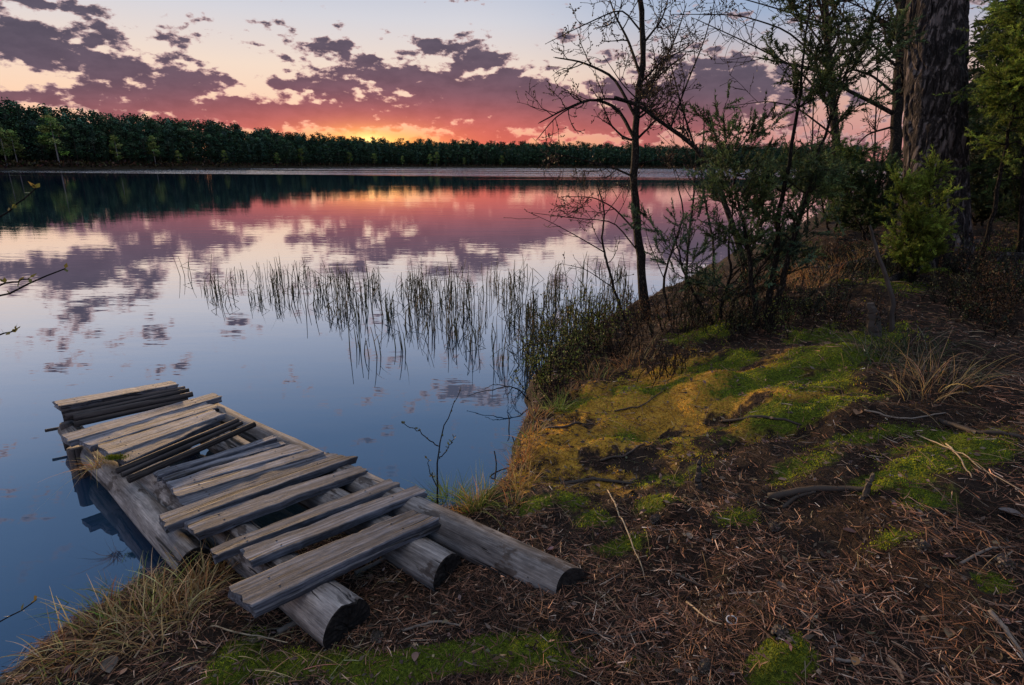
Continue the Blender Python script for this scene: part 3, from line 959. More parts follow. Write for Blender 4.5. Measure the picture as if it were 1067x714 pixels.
def side_branches(P, R, ln, lev, out, tips, maxlev, spread=.7, up=.15, kids=(4, 7), wig=.18, shrink=.55, f0=.25):
    for _ in range(random.randint(*kids)):
        f = random.uniform(f0, .98) * (len(P) - 1); i = min(int(f), len(P) - 2); q = f - i
        p = P[i] * (1 - q) + P[i + 1] * q; r = R[i] * (1 - q) + R[i + 1] * q
        dd = P[i + 1] - P[i]; dd = dd / (np.linalg.norm(dd) + 1e-9)
        s = RNG.normal(size=3); s -= dd * (s @ dd); s /= np.linalg.norm(s)
        nd = dd * (1 - spread) + s * spread + np.array([0, 0, up])
        grow(p, nd, ln * shrink * random.uniform(.55, 1.1), max(r * .6, .0018), lev + 1, out, tips, maxlev, spread, up, 5, kids, wig, shrink)


def smooth_path(pts, n):
    pts = np.asarray(pts, float); t = np.linspace(0, 1, len(pts)); u = np.linspace(0, 1, n)
    out = np.stack([np.interp(u, t, pts[:, k]) for k in range(3)], 1)
    for _ in range(max(1, n // (2 * len(pts)))):
        out[1:-1] = out[:-2] * .25 + out[1:-1] * .5 + out[2:] * .25
    return out


def bare_tree(name, label, cat, trunk_px, t, r0, r1, limbs, kids=(4, 7), maxlev=2, budcol=(.05, .035, .025), bud=.02, top=None, ln=.6, n_extra=10, shrink=.5, group=None, extra_f0=.3, base_t=None, leafcol=None):
    base = at_t(*trunk_px[0], t)
    base[2] = gz(base[0], base[1]) - .04
    pts = [base] + [at_t(px, py, t) for px, py in trunk_px[1:]]
    if top is not None: pts += [np.array(pts[-1]) + np.array(q) for q in top]
    tp = smooth_path(pts, 40); TR = np.linspace(r0, r1, 40); TR[:4] *= np.array([1.5, 1.25, 1.12, 1.04])
    wg = np.cumsum(RNG.normal(0, r0 * .16, (40, 3)), 0); wg -= np.linspace(0, 1, 40)[:, None] * wg[-1]; tp = tp + wg * np.array([1, 1, .2])
    TR = TR * (1 + RNG.normal(0, .05, 40))
    root = thing(name, label, cat, base, group)
    m = MB(); m.tube(tp, TR, 9); m.build('trunk', M_bark, root, base, True)
    out, tips = [], []
    for px, rr in limbs:
        lp = smooth_path([at_t(a[0], a[1], t + (a[2] if len(a) > 2 else 0)) for a in px], 14); R = np.linspace(rr, rr * .3, 14)
        k0 = np.argmin(np.linalg.norm(tp - lp[0], axis=1)); lp = lp + (tp[k0] - lp[0]) * (np.linspace(1, 0, 14) ** 2)[:, None]
        out.append((lp, R)); tips.append((lp[-1], lp[-1] - lp[-2], 1))
        side_branches(lp, R, np.linalg.norm(lp[-1] - lp[0]), 0, out, tips, maxlev, .62, .12, kids, .2, shrink * .8)
    for _ in range(n_extra):
        i = random.randint(int(40 * extra_f0), 38)
        s = RNG.normal(size=3); s[2] = abs(s[2]) * .5 + .25; s[1] *= .8
        grow(tp[i], s, ln * random.uniform(.5, 1.1), max(TR[i] * .4, .003), 0, out, tips, maxlev, .6, .12, 7, kids, .2, shrink)
    m = MB()
    for P, R in out: m.tube(P, np.maximum(R, max(.0018, t * .00036)), 5)
    m.build('branch', M_bark, root, base)['kind'] = 'stuff'
    B = np.array([p for p, d, l in tips]); D = np.array([d for p, d, l in tips])
    # buds along twigs too
    ex, ed = [], []
    for P, R in out:
        if R[0] < .012:
            for k in range(1, len(P)):
                if random.random() < .6: ex.append(P[k]); ed.append(P[k] - P[k - 1] + RNG.normal(0, .02, 3))
    if ex: B = np.vstack([B, ex]); D = np.vstack([D, ed])
    m = MB(); nb = len(B)
    m.leaves(B, D + RNG.normal(0, .01, D.shape), bud * RNG.uniform(.5, 1.4, nb), bud * .6, jit(leafcol or budcol, nb, .35, .15))
    m.build('buds', M_leaf, root, base)['kind'] = 'stuff'
    return root


# bare alder in the middle of the view
_, ta = on_ground(672, 332)
bare_tree('alder_tree', 'slender bare alder with dark crooked trunk at the waterline by the reeds', 'tree', [(672, 332), (668, 285), (664, 235), (661, 185), (663, 130), (666, 85), (670, 35), (664, -15)], ta, .056, .022,
          [([(663, 150), (645, 114), (618, 103), (592, 112), (562, 128)], .024), ([(664, 120), (640, 78), (606, 64), (578, 60)], .022), ([(668, 75), (655, 40), (642, 18), (632, -10)], .02),
           ([(662, 190), (642, 178), (610, 168), (572, 158)], .014), ([(666, 100), (690, 70), (706, 35), (715, 5)], .016), ([(669, 45), (690, 20), (700, -15)], .015), ([(665, 240), (640, 215), (618, 205), (588, 205)], .012),
           ([(668, 270), (640, 232), (600, 228), (556, 222)], .010), ([(664, 170), (690, 165), (716, 172)], .010), ([(670, 35), (648, 8), (600, 30), (570, 45)], .012)],
          kids=(5, 8), maxlev=2, bud=.028, top=[(.05, .1, .6), (-.1, .1, 1.2)], ln=.7, n_extra=14, shrink=.52)
bare_tree('alder_tree', 'leaning bare stem arching leftward across the upright alder trunk', 'tree', [(780, 325), (768, 250), (748, 190), (725, 155), (695, 130), (665, 108), (640, 101)], ta - .8, .034, .013,
          [([(725, 155), (710, 110), (700, 70), (690, 40)], .012), ([(700, 133), (715, 90), (735, 40), (745, 0)], .012), ([(665, 108), (640, 101), (610, 104), (580, 120), (560, 145)], .014), ([(690, 128), (650, 90), (630, 60)], .01)],
          kids=(4, 6), maxlev=2, bud=.026, ln=.5, n_extra=8, shrink=.5, extra_f0=.5)
_, tb = on_ground(655, 350)
bare_tree('alder_sapling', 'thin bare sapling leaning left beside the alder trunk base', 'sapling', [(658, 350), (645, 315), (634, 280), (627, 250), (630, 220), (622, 192)], tb, .018, .006,
          [([(630, 262), (600, 245), (575, 232), (553, 222)], .007), ([(640, 300), (610, 280), (585, 275)], .006), ([(630, 225), (645, 205), (655, 185)], .005)], kids=(3, 5), maxlev=1, bud=.022, ln=.35, n_extra=8)
bare_tree('alder_sapling', 'thin bare sapling rising right of the alder trunk base', 'sapling', [(698, 345), (690, 300), (700, 260), (712, 225), (706, 190)], tb + .2, .018, .006,
          [([(692, 290), (675, 250), (668, 215)], .006), ([(700, 262), (725, 240), (740, 225)], .006)], kids=(3, 5), maxlev=1, bud=.022, ln=.35, n_extra=8)
# two taller thin trees with fine crowns, right of centre
bare_tree('birch_tree', 'thin straight trunk with fine bare twigs, left of the forked limb tree', 'tree', [(884, 250), (876, 180), (868, 110), (862, 50), (858, -15)], 11.5, .085, .055,
          [([(868, 110), (830, 70), (780, 45), (725, 20)], .025), ([(864, 70), (820, 30), (770, 15), (700, 15)], .022), ([(862, 50), (830, 10), (800, -20)], .02), ([(872, 140), (830, 110), (800, 105), (765, 110)], .02), ([(866, 90), (900, 60), (920, 30)], .018), ([(860, 20), (800, 5), (740, -10)], .02)],
          kids=(4, 7), maxlev=2, bud=.04, top=[(0, .1, 1.2), (.1, 0, 2.4)], ln=2.0, n_extra=36, shrink=.5, extra_f0=.35)
bare_tree('forked_tree', 'dark bare tree with a long limb curving left, just left of the big pine', 'tree', [(922, 250), (924, 180), (929, 110), (933, 50), (938, -15)], 8.6, .085, .06,
          [([(926, 122), (905, 108), (880, 95), (852, 74), (820, 66), (790, 60)], .035), ([(928, 105), (905, 80), (885, 72), (868, 92)], .022), ([(931, 70), (900, 40), (870, 30), (820, 20)], .022), ([(933, 45), (905, 12), (870, -5)], .02), ([(925, 130), (900, 140), (880, 170)], .018), ([(934, 30), (960, 0), (970, -30)], .02)],
          kids=(4, 6), maxlev=2, bud=.028, top=[(0, .1, 1.2), (.1, 0, 2.4)], ln=1.1, n_extra=22, shrink=.5, extra_f0=.35)


for k, (px0, px1, pt, dt_, hb) in enumerate([(712, 722, 150, 1.2, 'thin bare stem just right of the alder, in front of the far shore'), (742, 730, 120, 1.6, 'thin bare stem left of the tall dark juniper'), (838, 846, 60, 2.6, 'thin bare stem right of the tall dark juniper'),
                                           (858, 850, 130, 3.0, 'short thin stem left of the birch trunk'), (905, 912, 40, 3.2, 'thin bare stem between the birch and the forked tree')]):
    bare_tree('bare_sapling', hb, 'sapling', [(px0, 330 - 22 * k), (px0 + 3, 270 - 14 * k), (px1, (270 + pt) / 2 - 8 * k), (px1 + 4, pt)], ta + dt_, .022, .008, [([(px1, (270 + pt) / 2), (px1 - 18, pt + 30), (px1 - 22, pt)], .006)], kids=(3, 5), maxlev=1, bud=.02, ln=.6, n_extra=12)


def big_pine():
    p, t = on_ground(978, 272)
    base = at_t(978, 272, t); base[2] = gz(base[0], base[1]) - .1
    topd = at_t(976, -30, t)
    pts = smooth_path([base, base * .5 + topd * .5 + np.array([-.02, 0, 0]), topd, topd + np.array([0, .1, 4]), topd + np.array([.1, .2, 8.5])], 420)
    sdn = 150; n = len(pts)
    u = pts[:, 2] - base[2]
    r = (t / F) * 25 * (1 + .30 * np.exp(-u / .35)) * np.interp(u, [0, 3, 12], [1.04, 1, .45])
    th = np.linspace(0, 2 * PI, sdn, endpoint=False)
    U, TH = np.meshgrid(u, th, indexing='ij')
    a = TH / (2 * PI)
    # ridged bark plates running up the stem
    nn = vnoise(a * 34 + vnoise(U * 3, a * 9) * 1.8, U * 4.2); nn2 = vnoise(a * 70, U * 14); wrap = ss(0, .06, a) * ss(0, .06, 1 - a)
    ridge = np.abs(nn - .5) * 2
    R = r[:, None] * (1 + (.10 * ss(.05, .5, ridge) + .035 * (nn2 - .5)) * wrap + .05 * (1 - wrap) + .06 * np.cos(TH * 5 + 1) * np.exp(-U / .3))
    V = pts[:, None] + np.stack([R * np.cos(TH), R * np.sin(TH), np.zeros_like(R)], -1)
    i, j = np.meshgrid(np.arange(n - 1), np.arange(sdn), indexing='ij'); j2 = (j + 1) % sdn
    m = MB(); m.add(V.reshape(-1, 3), np.stack([i * sdn + j, i * sdn + j2, (i + 1) * sdn + j2, (i + 1) * sdn + j], -1).reshape(-1, 4))
    root = thing('pine_tree', 'massive old pine trunk with deeply furrowed dark bark on the right bank', 'tree', base)
    m.build('trunk', M_pine_bark, root, base)
    m = MB()
    for k in range(6):
        aa = k * 1.05 + .4; q = [base + [math.cos(aa) * .2, math.sin(aa) * .2, .12]]
        for s_ in (.45, .7, 1.0, 1.3):
            x, y = base[0] + math.cos(aa + s_ * .2) * s_, base[1] + math.sin(aa + s_ * .2) * s_; q.append(np.array([x, y, gz(x, y) + .03 - .04 * (s_ > 1.2)]))
        m.tube(smooth_path(q, 12), np.linspace(.09, .02, 12), 8)
    m.build('roots', M_pine_bark, root, base, True)
    out, tips = [], []
    for k in range(14):
        i = random.randint(300, 415); s = RNG.normal(size=3); s[2] = .3
        grow(pts[i], s, random.uniform(1.2, 2.2), .04, 0, out, tips, 1, .6, .1, 6, (4, 6), .2, .5)
    m = MB(); c = MB()
    for P, R in out:
        m.tube(P, R, 6)
        q = np.repeat(P[2:], 60, 0) + RNG.normal(0, .12, (60 * len(P[2:]), 3))
        c.needles(q, RNG.normal(size=q.shape), .09, .012, jit((.03, .055, .022), len(q)))
    m.build('branch', M_bark, root, base)['kind'] = 'stuff'; c.build('crown', M_fol, root, base)
    return root


big_pine()


def juniper(name, label, cat, bx, by, t, height, width, nbr, col, stems=1, dens=1.0, prof='col', nl=.028, nw=.007, lean=(0, 0), low=.08, top_taper=1.0, droop=0.0, group=None, z0=None, open_=.0):
    base = at_t(bx, by, t); base[2] = gz(base[0], base[1]) - .03
    root = thing(name, label, cat, base, group)
    w = MB(); NB, ND, NC = [], [], []
    stem_list = []
    for s_ in range(stems):
        ang = s_ * 2.4 + random.random(); off = np.array([math.cos(ang), math.sin(ang), 0]) * (.0 if s_ == 0 else width * random.uniform(.25, .5))
        hh = height * (1 if s_ == 0 else random.uniform(.55, .9))
        pts = [base + off * .12, base + off * .6 + [lean[0] * .4, lean[1] * .4, hh * .45], base + off + [lean[0] + RNG.normal(0, .05), lean[1], hh]]
        sp = smooth_path(pts, 24); sp[1:] += np.cumsum(RNG.normal(0, .008, (23, 3)), 0)
        rs = np.linspace(.008 + .008 * height, .004, 24)
        w.tube(sp, rs, 7); stem_list.append((sp, rs, hh))
    for b in range(nbr):
        sp, rs, hh = stem_list[b % stems]
        f = low + (1 - low) * random.random() ** (.6 if prof == 'top' else 1.0); i = min(int(f * 23), 22)
        if open_ and (prof != 'top' or f < .70) and vnoise(f * 5 + b % stems * 7, bx) < open_: continue
        pr = {'col': math.sin(min(1, .12 + f) ** .7 * PI) * .7 + .3, 'cone': 1.15 - f, 'bush': math.sin((.1 + .85 * f) * PI) ** .5, 'top': .35 + .65 * f}[prof]
        L = width * .55 * pr * random.uniform(.55, 1.15)
        a = random.random() * 2 * PI; upk = .55 + .5 * random.random() - droop
        d = np.array([math.cos(a), math.sin(a), upk])
        P = [sp[i]]
        d /= np.linalg.norm(d)
        for k in range(6):
            d = d + RNG.normal(0, .15, 3) + [0, 0, .05 - droop * .12]; d /= np.linalg.norm(d); P.append(P[-1] + d * L / 6)
        P = np.array(P); w.tube(P, np.linspace(max(.0035, rs[i] * .45), .0018, 7), 4)
        shade = math.exp(RNG.normal(0, .32))
        for sb in range(random.randint(6, 10)):
            q = random.uniform(.25, 1) * 6; i2 = min(int(q), 5); pp = P[i2] + (P[i2 + 1] - P[i2]) * (q - i2)
            bd = (P[i2 + 1] - P[i2]); bd /= np.linalg.norm(bd) + 1e-9; bd = bd * .6 + RNG.normal(0, .45, 3) + [0, 0, .15 - droop * .4]; bd /= np.linalg.norm(bd)
            sl_ = random.uniform(.09, .20) * (.6 + .5 * width)
            nn = int(46 * dens)
            uu = RNG.random(nn)
            B = pp + bd * (uu * sl_)[:, None] + RNG.normal(0, .004, (nn, 3))
            D = bd * .75 + RNG.normal(0, .5, (nn, 3))
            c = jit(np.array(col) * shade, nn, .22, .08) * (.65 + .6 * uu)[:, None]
            NB.append(B); ND.append(D); NC.append(c)
            w.tube(np.stack([pp, pp + bd * sl_]), [.0022, .001], 3)
    w.build('trunk', M_bark, root, base)
    NB = np.vstack(NB); ND = np.vstack(ND); NC = np.vstack(NC); n = len(NB)
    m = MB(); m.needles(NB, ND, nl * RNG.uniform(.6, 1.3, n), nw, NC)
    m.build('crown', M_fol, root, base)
    return root


DK = (.055, .082, .032); MD = (.075, .12, .032); BR = (.14, .19, .028)
_, t1 = on_ground(795, 342)
juniper('juniper', 'tall dark open juniper with several stems standing nearest the water right of the alder', 'juniper', 796, 342, t1, 2.65, .95, 95, DK, 3, .95, 'top', lean=(.06, 0), low=.34, open_=.54, nl=.034, nw=.010)
juniper('juniper', 'wide blue green juniper bush spreading over the water left of the tall dark juniper', 'juniper', 752, 330, t1 + .4, 1.25, 1.35, 85, (.05, .09, .052), 3, 1.1, 'bush', low=.15, open_=.46, nl=.032, nw=.010)
juniper('juniper', 'small dark juniper tucked behind the tall dark juniper', 'juniper', 822, 300, t1 + 1.6, 1.3, .8, 45, DK, 2, .9, 'bush', open_=.40, nl=.034, nw=.011)
juniper('juniper', 'bushy green juniper at the top of the bank left of the forked tree', 'juniper', 866, 262, 8.6, 1.2, 1.1, 75, MD, 3, 1.0, 'bush', nl=.04, nw=.012, open_=.38)
juniper('juniper', 'low green juniper under the forked tree', 'juniper', 905, 255, 7.6, 1.0, .9, 60, (.03, .055, .02), 2, 1.0, 'bush', nl=.04, nw=.012)
_, t4 = on_ground(958, 285)
juniper('juniper', 'bright yellow green juniper in front of the big pine trunk', 'juniper', 955, 275, t4 - .35, 1.15, .62, 85, BR, 2, 1.2, 'col', lean=(-.05, 0), low=.12, nl=.026, nw=.007)
juniper('juniper', 'upright juniper with yellow green sprays overlapping the right side of the big pine', 'juniper', 1018, 285, t4 - .3, 2.3, .66, 90, (.13, .18, .03), 1, 1.2, 'top', lean=(-.08, 0), low=.45, nl=.028, nw=.0075, droop=.5)
juniper('juniper', 'dark dense conifer filling the upper right corner', 'juniper', 1062, 285, t4 + .1, 3.1, 1.15, 130, (.07, .11, .03), 2, 1.2, 'top', low=.3, nl=.03, nw=.009, droop=.7)
juniper('juniper', 'dark low juniper at the right edge under the corner conifer', 'juniper', 1075, 262, t4 + 1.2, 1.3, 1.2, 70, (.028, .045, .018), 2, 1.0, 'bush', nl=.036, nw=.011)
juniper('juniper', 'dark juniper in shadow between the big pine and the corner conifer', 'juniper', 1020, 250, t4 + 2.4, 1.6, 1.1, 80, (.022, .036, .016), 2, 1.0, 'bush', nl=.04, nw=.012)


def spruce(px, y, ht, label, i, kind='spruce'):
    x = (px - PW / 2) / F * y / .955
    base = np.array([x, y, gz(x, y) - .1])
    root = thing('spruce_tree' if kind == 'spruce' else 'pine_tree', label, 'tree', base, 'trees of the wood behind the right bank')
    m = MB(); m.tube(smooth_path([base, base + [RNG.normal(0, .1), 0, ht * .5], base + [0, 0, ht]], 16), np.linspace(.012 * ht + .03, .01, 16), 8); m.build('trunk', M_bark, root, base, True)
    c = MB(); n = 5200
    f = RNG.random(n) ** .8
    if kind == 'spruce': z = .06 + .94 * f; R = .24 * ht * (1 - z) ** .8 + .1
    else: z = .35 + .65 * f; R = .18 * ht * np.sqrt(np.clip(1 - ((z - .68) / .36) ** 2, .03, 1))
    ph = RNG.random(n) * 2 * PI
    gap = vnoise(z * ht * 2.2, np.cos(ph) * 1.8 + 9 + i) ; keep = gap > .36
    rr = R * np.sqrt(RNG.random(n)) * 1.0
    P = base + np.stack([np.cos(ph) * rr, np.sin(ph) * rr, z * ht - .22 * rr], 1)
    P = P[keep]; k = len(P)
    D = np.stack([np.cos(ph[keep]), np.sin(ph[keep]), RNG.normal(-.2, .4, k)], 1) + RNG.normal(0, .5, (k, 3))
    sc_ = y / 20
    c.leaves(P, D, RNG.uniform(.12, .3, k) * (.7 + .5 * sc_), .07 * (.7 + .5 * sc_), jit((.016, .026, .014), k, .4, .12))
    c.build('crown', M_fol, root, base)


WL = [(985, 16, 6, 's'), (1012, 13, 9, 's'), (1040, 18, 11, 'p'), (1062, 11, 8, 's'), (1090, 15, 10, 's'), (1125, 12, 10, 's'), (1000, 24, 12, 's'), (1050, 27, 13, 's'), (1110, 22, 13, 's'), (960, 44, 7.0, 's'), (1150, 18, 12, 's'), (1030, 9.5, 3.2, 's'), (1080, 9, 4, 's')]
WLAB = ['dark spruce hidden behind the big pine', 'tall dark spruce right of the big pine', 'thin pine behind the right bank junipers', 'dark spruce behind the corner conifer', 'spruce at the right edge of the wood', 'spruce beyond the right edge']
for i, (px, y, ht, kd) in enumerate(WL):
    spruce(px, y, ht, WLAB[i] if i < len(WLAB) else 'dark conifer deep in the wood behind the right bank', i, 'spruce' if kd == 's' else 'pine')


def leafy_shrub(px, py, ht, width, nst, col, label, leaf=.02, leafn=14, name='leafy_shrub', stemcol=None, dt=0.0, lean=(0, 0)):
    p, t = on_ground(px, py)
    base = np.array([p[0], p[1], max(p[2], -.1)])
    root = thing(name, label, 'shrub', base)
    out, tips = [], []
    for k in range(nst):
        d = np.array([RNG.normal(lean[0], .32), RNG.normal(lean[1], .32), 1.0])
        q = base + np.array([RNG.normal(0, width * .22), RNG.normal(0, width * .22), 0]); q[2] = max(gz(q[0], q[1]), -.12) - .01
        out.append((np.stack([base - [0, 0, .03], (base + q) / 2 - [0, 0, .025], q]), np.full(3, .005)))
        grow(q, d, ht * random.uniform(.55, 1.1), .005, 0, out, tips, 1, .5, .25, 7, (3, 6), .14, .42)
    m = MB()
    for P, R in out: m.tube(P, np.maximum(R * .8, .0018), 4)
    m.build('stems', M_bark, root, base)
    B, D = [], []
    for P, R in out:
        for k in range(1, len(P)):
            for _ in range(leafn // 5):
                if random.random() < .75:
                    B.append(P[k] + (P[k - 1] - P[k]) * random.random() + RNG.normal(0, .004, 3)); D.append(RNG.normal(0, .6, 3) + [0, 0, .5])
    if B:
        n = len(B); m = MB(); m.leaves(np.array(B), np.array(D), leaf * RNG.uniform(.6, 1.4, n), leaf * .5, jit(col, n, .35, .12)); m.build('leaves', M_leaf, root, base)
    return root


OL = (.10, .12, .03); DR = (.10, .058, .032)
for a in [(572, 405, .50, .4, 26, OL, 'olive leafed shrub at the corner of the bank, overhanging the water', .026), (590, 385, .6, .5, 30, (.065, .08, .025), 'dark twiggy shrub behind the corner shrub among the reeds', .026),
          (620, 365, .65, .5, 30, OL, 'olive shrub on the bank left of the alder', .026), (645, 372, .5, .5, 26, DR, 'low brown shrub in front of the alder', .015), (560, 380, .55, .45, 22, (.07, .075, .025), 'thin shrub rising from the shallow water at the reed edge', .016),
          (695, 392, .3, .42, 22, DR, 'low bushy brown shrub on the mossy bank', .014), (720, 345, .4, .5, 16, (.04, .035, .018), 'brown undergrowth shrub below the wide juniper', .016), (680, 350, .45, .5, 16, DR, 'brown shrub around the foot of the alder', .016),
          (760, 345, .35, .5, 14, (.04, .04, .02), 'dull shrub at the foot of the tall dark juniper', .016), (840, 330, .22, .45, 22, (.035, .05, .035), 'low patch of small grey green bilberry leaves', .016), (980, 315, .25, .5, 18, (.028, .035, .02), 'dark low shrub below the big pine', .016),
          (1030, 320, .25, .5, 16, (.03, .035, .018), 'dark low shrub right of the pine roots', .016)]:
    leafy_shrub(*a[:7], leaf=a[7])


for k in range(30):
    px, py = (random.uniform(690, 830), random.uniform(300, 350)) if k < 10 else (random.uniform(830, 1066), random.uniform(262, 345))
    o = leafy_shrub(px, py, random.uniform(.18, .42), .5, 16, random.choice([OL, (.03, .04, .02), DR, (.04, .055, .03)]), 'low dark twiggy shrub in the shade of the right bank', .016)
    o['group'] = 'low shrubs on the shaded right bank'


def twig_plant(name, label, cat, base, paths, r, leafn, col, leaf, t):
    root = thing(name, label, cat, base)
    m = MB(); c = MB(); first = True
    for pth in paths:
        P = smooth_path([base if (first and k == 0) else at_t(a[0], a[1], t) for k, a in enumerate(pth)], 14)
        P[1:-1] += RNG.normal(0, .003, (12, 3))
        m.tube(P, np.linspace(r if first else r * .6, r * .3, 14), 6)
        k = leafn; idx = RNG.integers(4, 14, k); idx[0] = 13
        c.leaves(P[idx], RNG.normal(0, .6, (k, 3)) + [0, 0, .4], leaf * RNG.uniform(.6, 1.3, k), leaf * .55, jit(col, k, .25, .1))
        first = False
    m.build('stem', M_bark, root, base, True); c.build('buds', M_leaf, root, base)['kind'] = 'stuff'
    return root


b, tt = on_ground(456, 532)
twig_plant('budding_sapling', 'young budding sapling standing beside the jetty at the water edge', 'sapling', b, [[(456, 532), (455, 490), (459, 455), (468, 430), (480, 406)], [(457, 465), (445, 457), (432, 447), (418, 440)], [(458, 478), (466, 468), (475, 454)], [(455, 507), (448, 492), (445, 478)]], .006, 9, (.05, .055, .02), .022, tt)
b, tt = on_ground(551, 418)
twig_plant('overhanging_twig', 'crooked dark twig reaching from the bank out over the water', 'twig', b, [[(551, 418), (540, 404), (525, 402), (515, 407), (500, 408), (486, 413)], [(528, 403), (516, 400), (505, 405)], [(534, 404), (528, 412), (530, 420)], [(545, 408), (536, 416), (538, 424)]], .007, 4, (.02, .016, .014), .014, tt)
b = np.array([-2.95, 1.62, gz(-2.95, 1.62)])
tl = 2.35
twig_plant('budding_shrub', 'budding shrub twigs reaching in from the left edge over the lake', 'shrub', b, [[(-250, 700), (-170, 480), (-100, 350), (-40, 316), (20, 303), (68, 280)], [(-60, 325), (-20, 300), (20, 293), (30, 290)], [(-170, 480), (-100, 290), (-40, 250), (0, 228), (22, 210), (38, 196)], [(-130, 420), (-40, 362), (0, 349), (16, 344)], [(-230, 690), (-60, 660), (0, 650), (38, 625)]], .008, 9, (.13, .13, .04), .030, tl)
# dead snag and small stumps
def snag(name, label, pts_px, t, r, cat='snag'):
    base = at_t(*pts_px[0], t); base[2] = gz(base[0], base[1]) - .03
    P = smooth_path([base] + [at_t(a, b_, t) for a, b_ in pts_px[1:]], 16); P[1:-1] += RNG.normal(0, .004, (14, 3))
    m = MB(); m.tube(P, np.linspace(r, r * .45, 16), 7, (.045, .035, .03), True)
    return tag(m.build(name, M_bits, None, base, False), label, cat)


_, ts = on_ground(930, 345)
snag('dead_sapling', 'thin dead leafless stem on the bank in front of the big pine', [(929, 345), (930, 320), (924, 290), (912, 258), (906, 235)], ts, .022, 'dead stem')
snag('tree_stump', 'short broken dark stump beside the thin dead stem', [(912, 345), (910, 330), (907, 316)], ts, .06, 'stump')
_, ts = on_ground(728, 508)
snag('wooden_stub', 'small grey stub of a cut stem sticking out of mossy ground', [(728, 510), (728, 495), (729, 480)], ts, .022, 'stump')
_, ts = on_ground(905, 515)
snag('root_stub', 'short root stub standing beside the bright moss cushion', [(900, 520), (905, 505), (909, 494)], ts, .018, 'root')

# ------------------------------------------------------------------ reeds
def reed_mesh(n, ht, sp):
    m = MB()
    for k in range(n):
        a = RNG.normal(0, sp, 2); L = ht * random.uniform(.45, 1.1); ln = RNG.normal(0, .10, 2)
        P = [np.array([a[0], a[1], -.35]), np.array([a[0], a[1], 0])]
        u = np.linspace(.2, 1, 6)
        for q in u: P.append(np.array([a[0] + ln[0] * L * q + ln[0] * .6 * L * q ** 3, a[1] + ln[1] * L * q, L * q]))
        if random.random() < .26:   # broken stem: bends back to the water
            P = P[:6] + [P[5] + np.array([RNG.normal(0, .12), RNG.normal(0, .05), -.08]), P[5] + np.array([RNG.normal(0, .2), RNG.normal(0, .08), -.18])]
        col = np.array(random.choice([(.11, .09, .04), (.15, .10, .05), (.06, .055, .025), (.19, .14, .075), (.08, .095, .03)]))
        m.tube(P, np.linspace(.0066, .0030, len(P)), 4, col)
        m.tube([np.array([0, 0, -.36]), P[0]], .006, 4, col)
        if random.random() < .5:
            d = np.array([[RNG.normal(0, .3), RNG.normal(0, .3), 1.0]])
            m.blades([P[4]], d, random.uniform(.08, .2), .007, .25, 3, col * 1.2)
    return m.mesh('reed_clump', M_grass)


RM = [reed_mesh(random.randint(2, 6), random.uniform(.28, .52), random.uniform(.04, .14)) for _ in range(16)]
RMs = [reed_mesh(1, .45, .02) for _ in range(6)]
def reed_edge(px):   # nearest (largest py) edge of the reed bed at a column of the photo, back edge
    f = np.interp(px, [200, 240, 300, 380, 450, 520, 560, 650], [300, 312, 322, 338, 352, 385, 398, 350])
    bk = np.interp(px, [200, 240, 300, 380, 450, 520, 560, 650], [285, 285, 288, 292, 295, 292, 288, 280])
    return f, bk
cnt = 0
while cnt < 285:
    px = 212 + 443 * random.random() ** (.56 if cnt % 3 else 1.0)
    f, bk = reed_edge(px)
    py = bk + (f - bk) * random.random() ** 1.25
    p = at_z(px, py, 0)
    if shore_s(p[0], p[1]) > .1: continue
    me = random.choice(RM if random.random() < .75 else RMs)
    o = bpy.data.objects.new('reed_clump', me); COL.objects.link(o); o.location = (p[0], p[1], 0)
    o.rotation_euler = (0, 0, random.uniform(0, 6.28)); s_ = random.uniform(.75, 1.15) * (1 if px > 300 else .85); o.scale = (s_, s_, s_)
    tag(o, 'clump of thin brown reed stems in the reed bed off the bank', 'reeds', 'reed clumps standing in the shallows')
    cnt += 1
for px, py, lb in [(192, 288, 'lone reed clump farthest left in open water'), (232, 318, 'leaning reed clump at the left end of the reed bed'), (392, 372, 'few broken reeds bent in open water below the reed bed'), (375, 362, 'pair of short leaning reeds in front of the reed bed'), (415, 365, 'short reed stems at the near edge of the reed bed')]:
    p = at_z(px, py, 0); me = reed_mesh(4, .4, .06)
    o = bpy.data.objects.new('reed_clump', me); COL.objects.link(o); o.location = (p[0], p[1], 0); tag(o, lb, 'reeds')
# dark twigs standing in the shallow water by the bank
for k, pth in enumerate([[(515, 500), (518, 485), (515, 470)], [(532, 478), (538, 468), (534, 455)], [(541, 487), (536, 476)], [(508, 497), (520, 490), (536, 486)], [(530, 448), (531, 437), (529, 432)], [(176, 548), (172, 540), (178, 533)]]):
    base = at_z(*pth[0], 0); t = (base - CAM) @ FWD
    P = smooth_path([base - [0, 0, .1]] + [at_t(a, b_, t) for a, b_ in pth], 8); m = MB(); m.tube(P, np.linspace(.006, .004, 8), 5, (.02, .016, .014))
    tag(m.build('water_twig', M_bits, None, base), ['upright twig poking out of the water before the bank', 'bent twig poking out of the water close to the bank', 'short forked twig in the water at the foot of the bank', 'flat twig lying on the water near the bank', 'small twig in the water below the overhanging twig', 'short twig in the water beside the jetty'][k], 'twig')

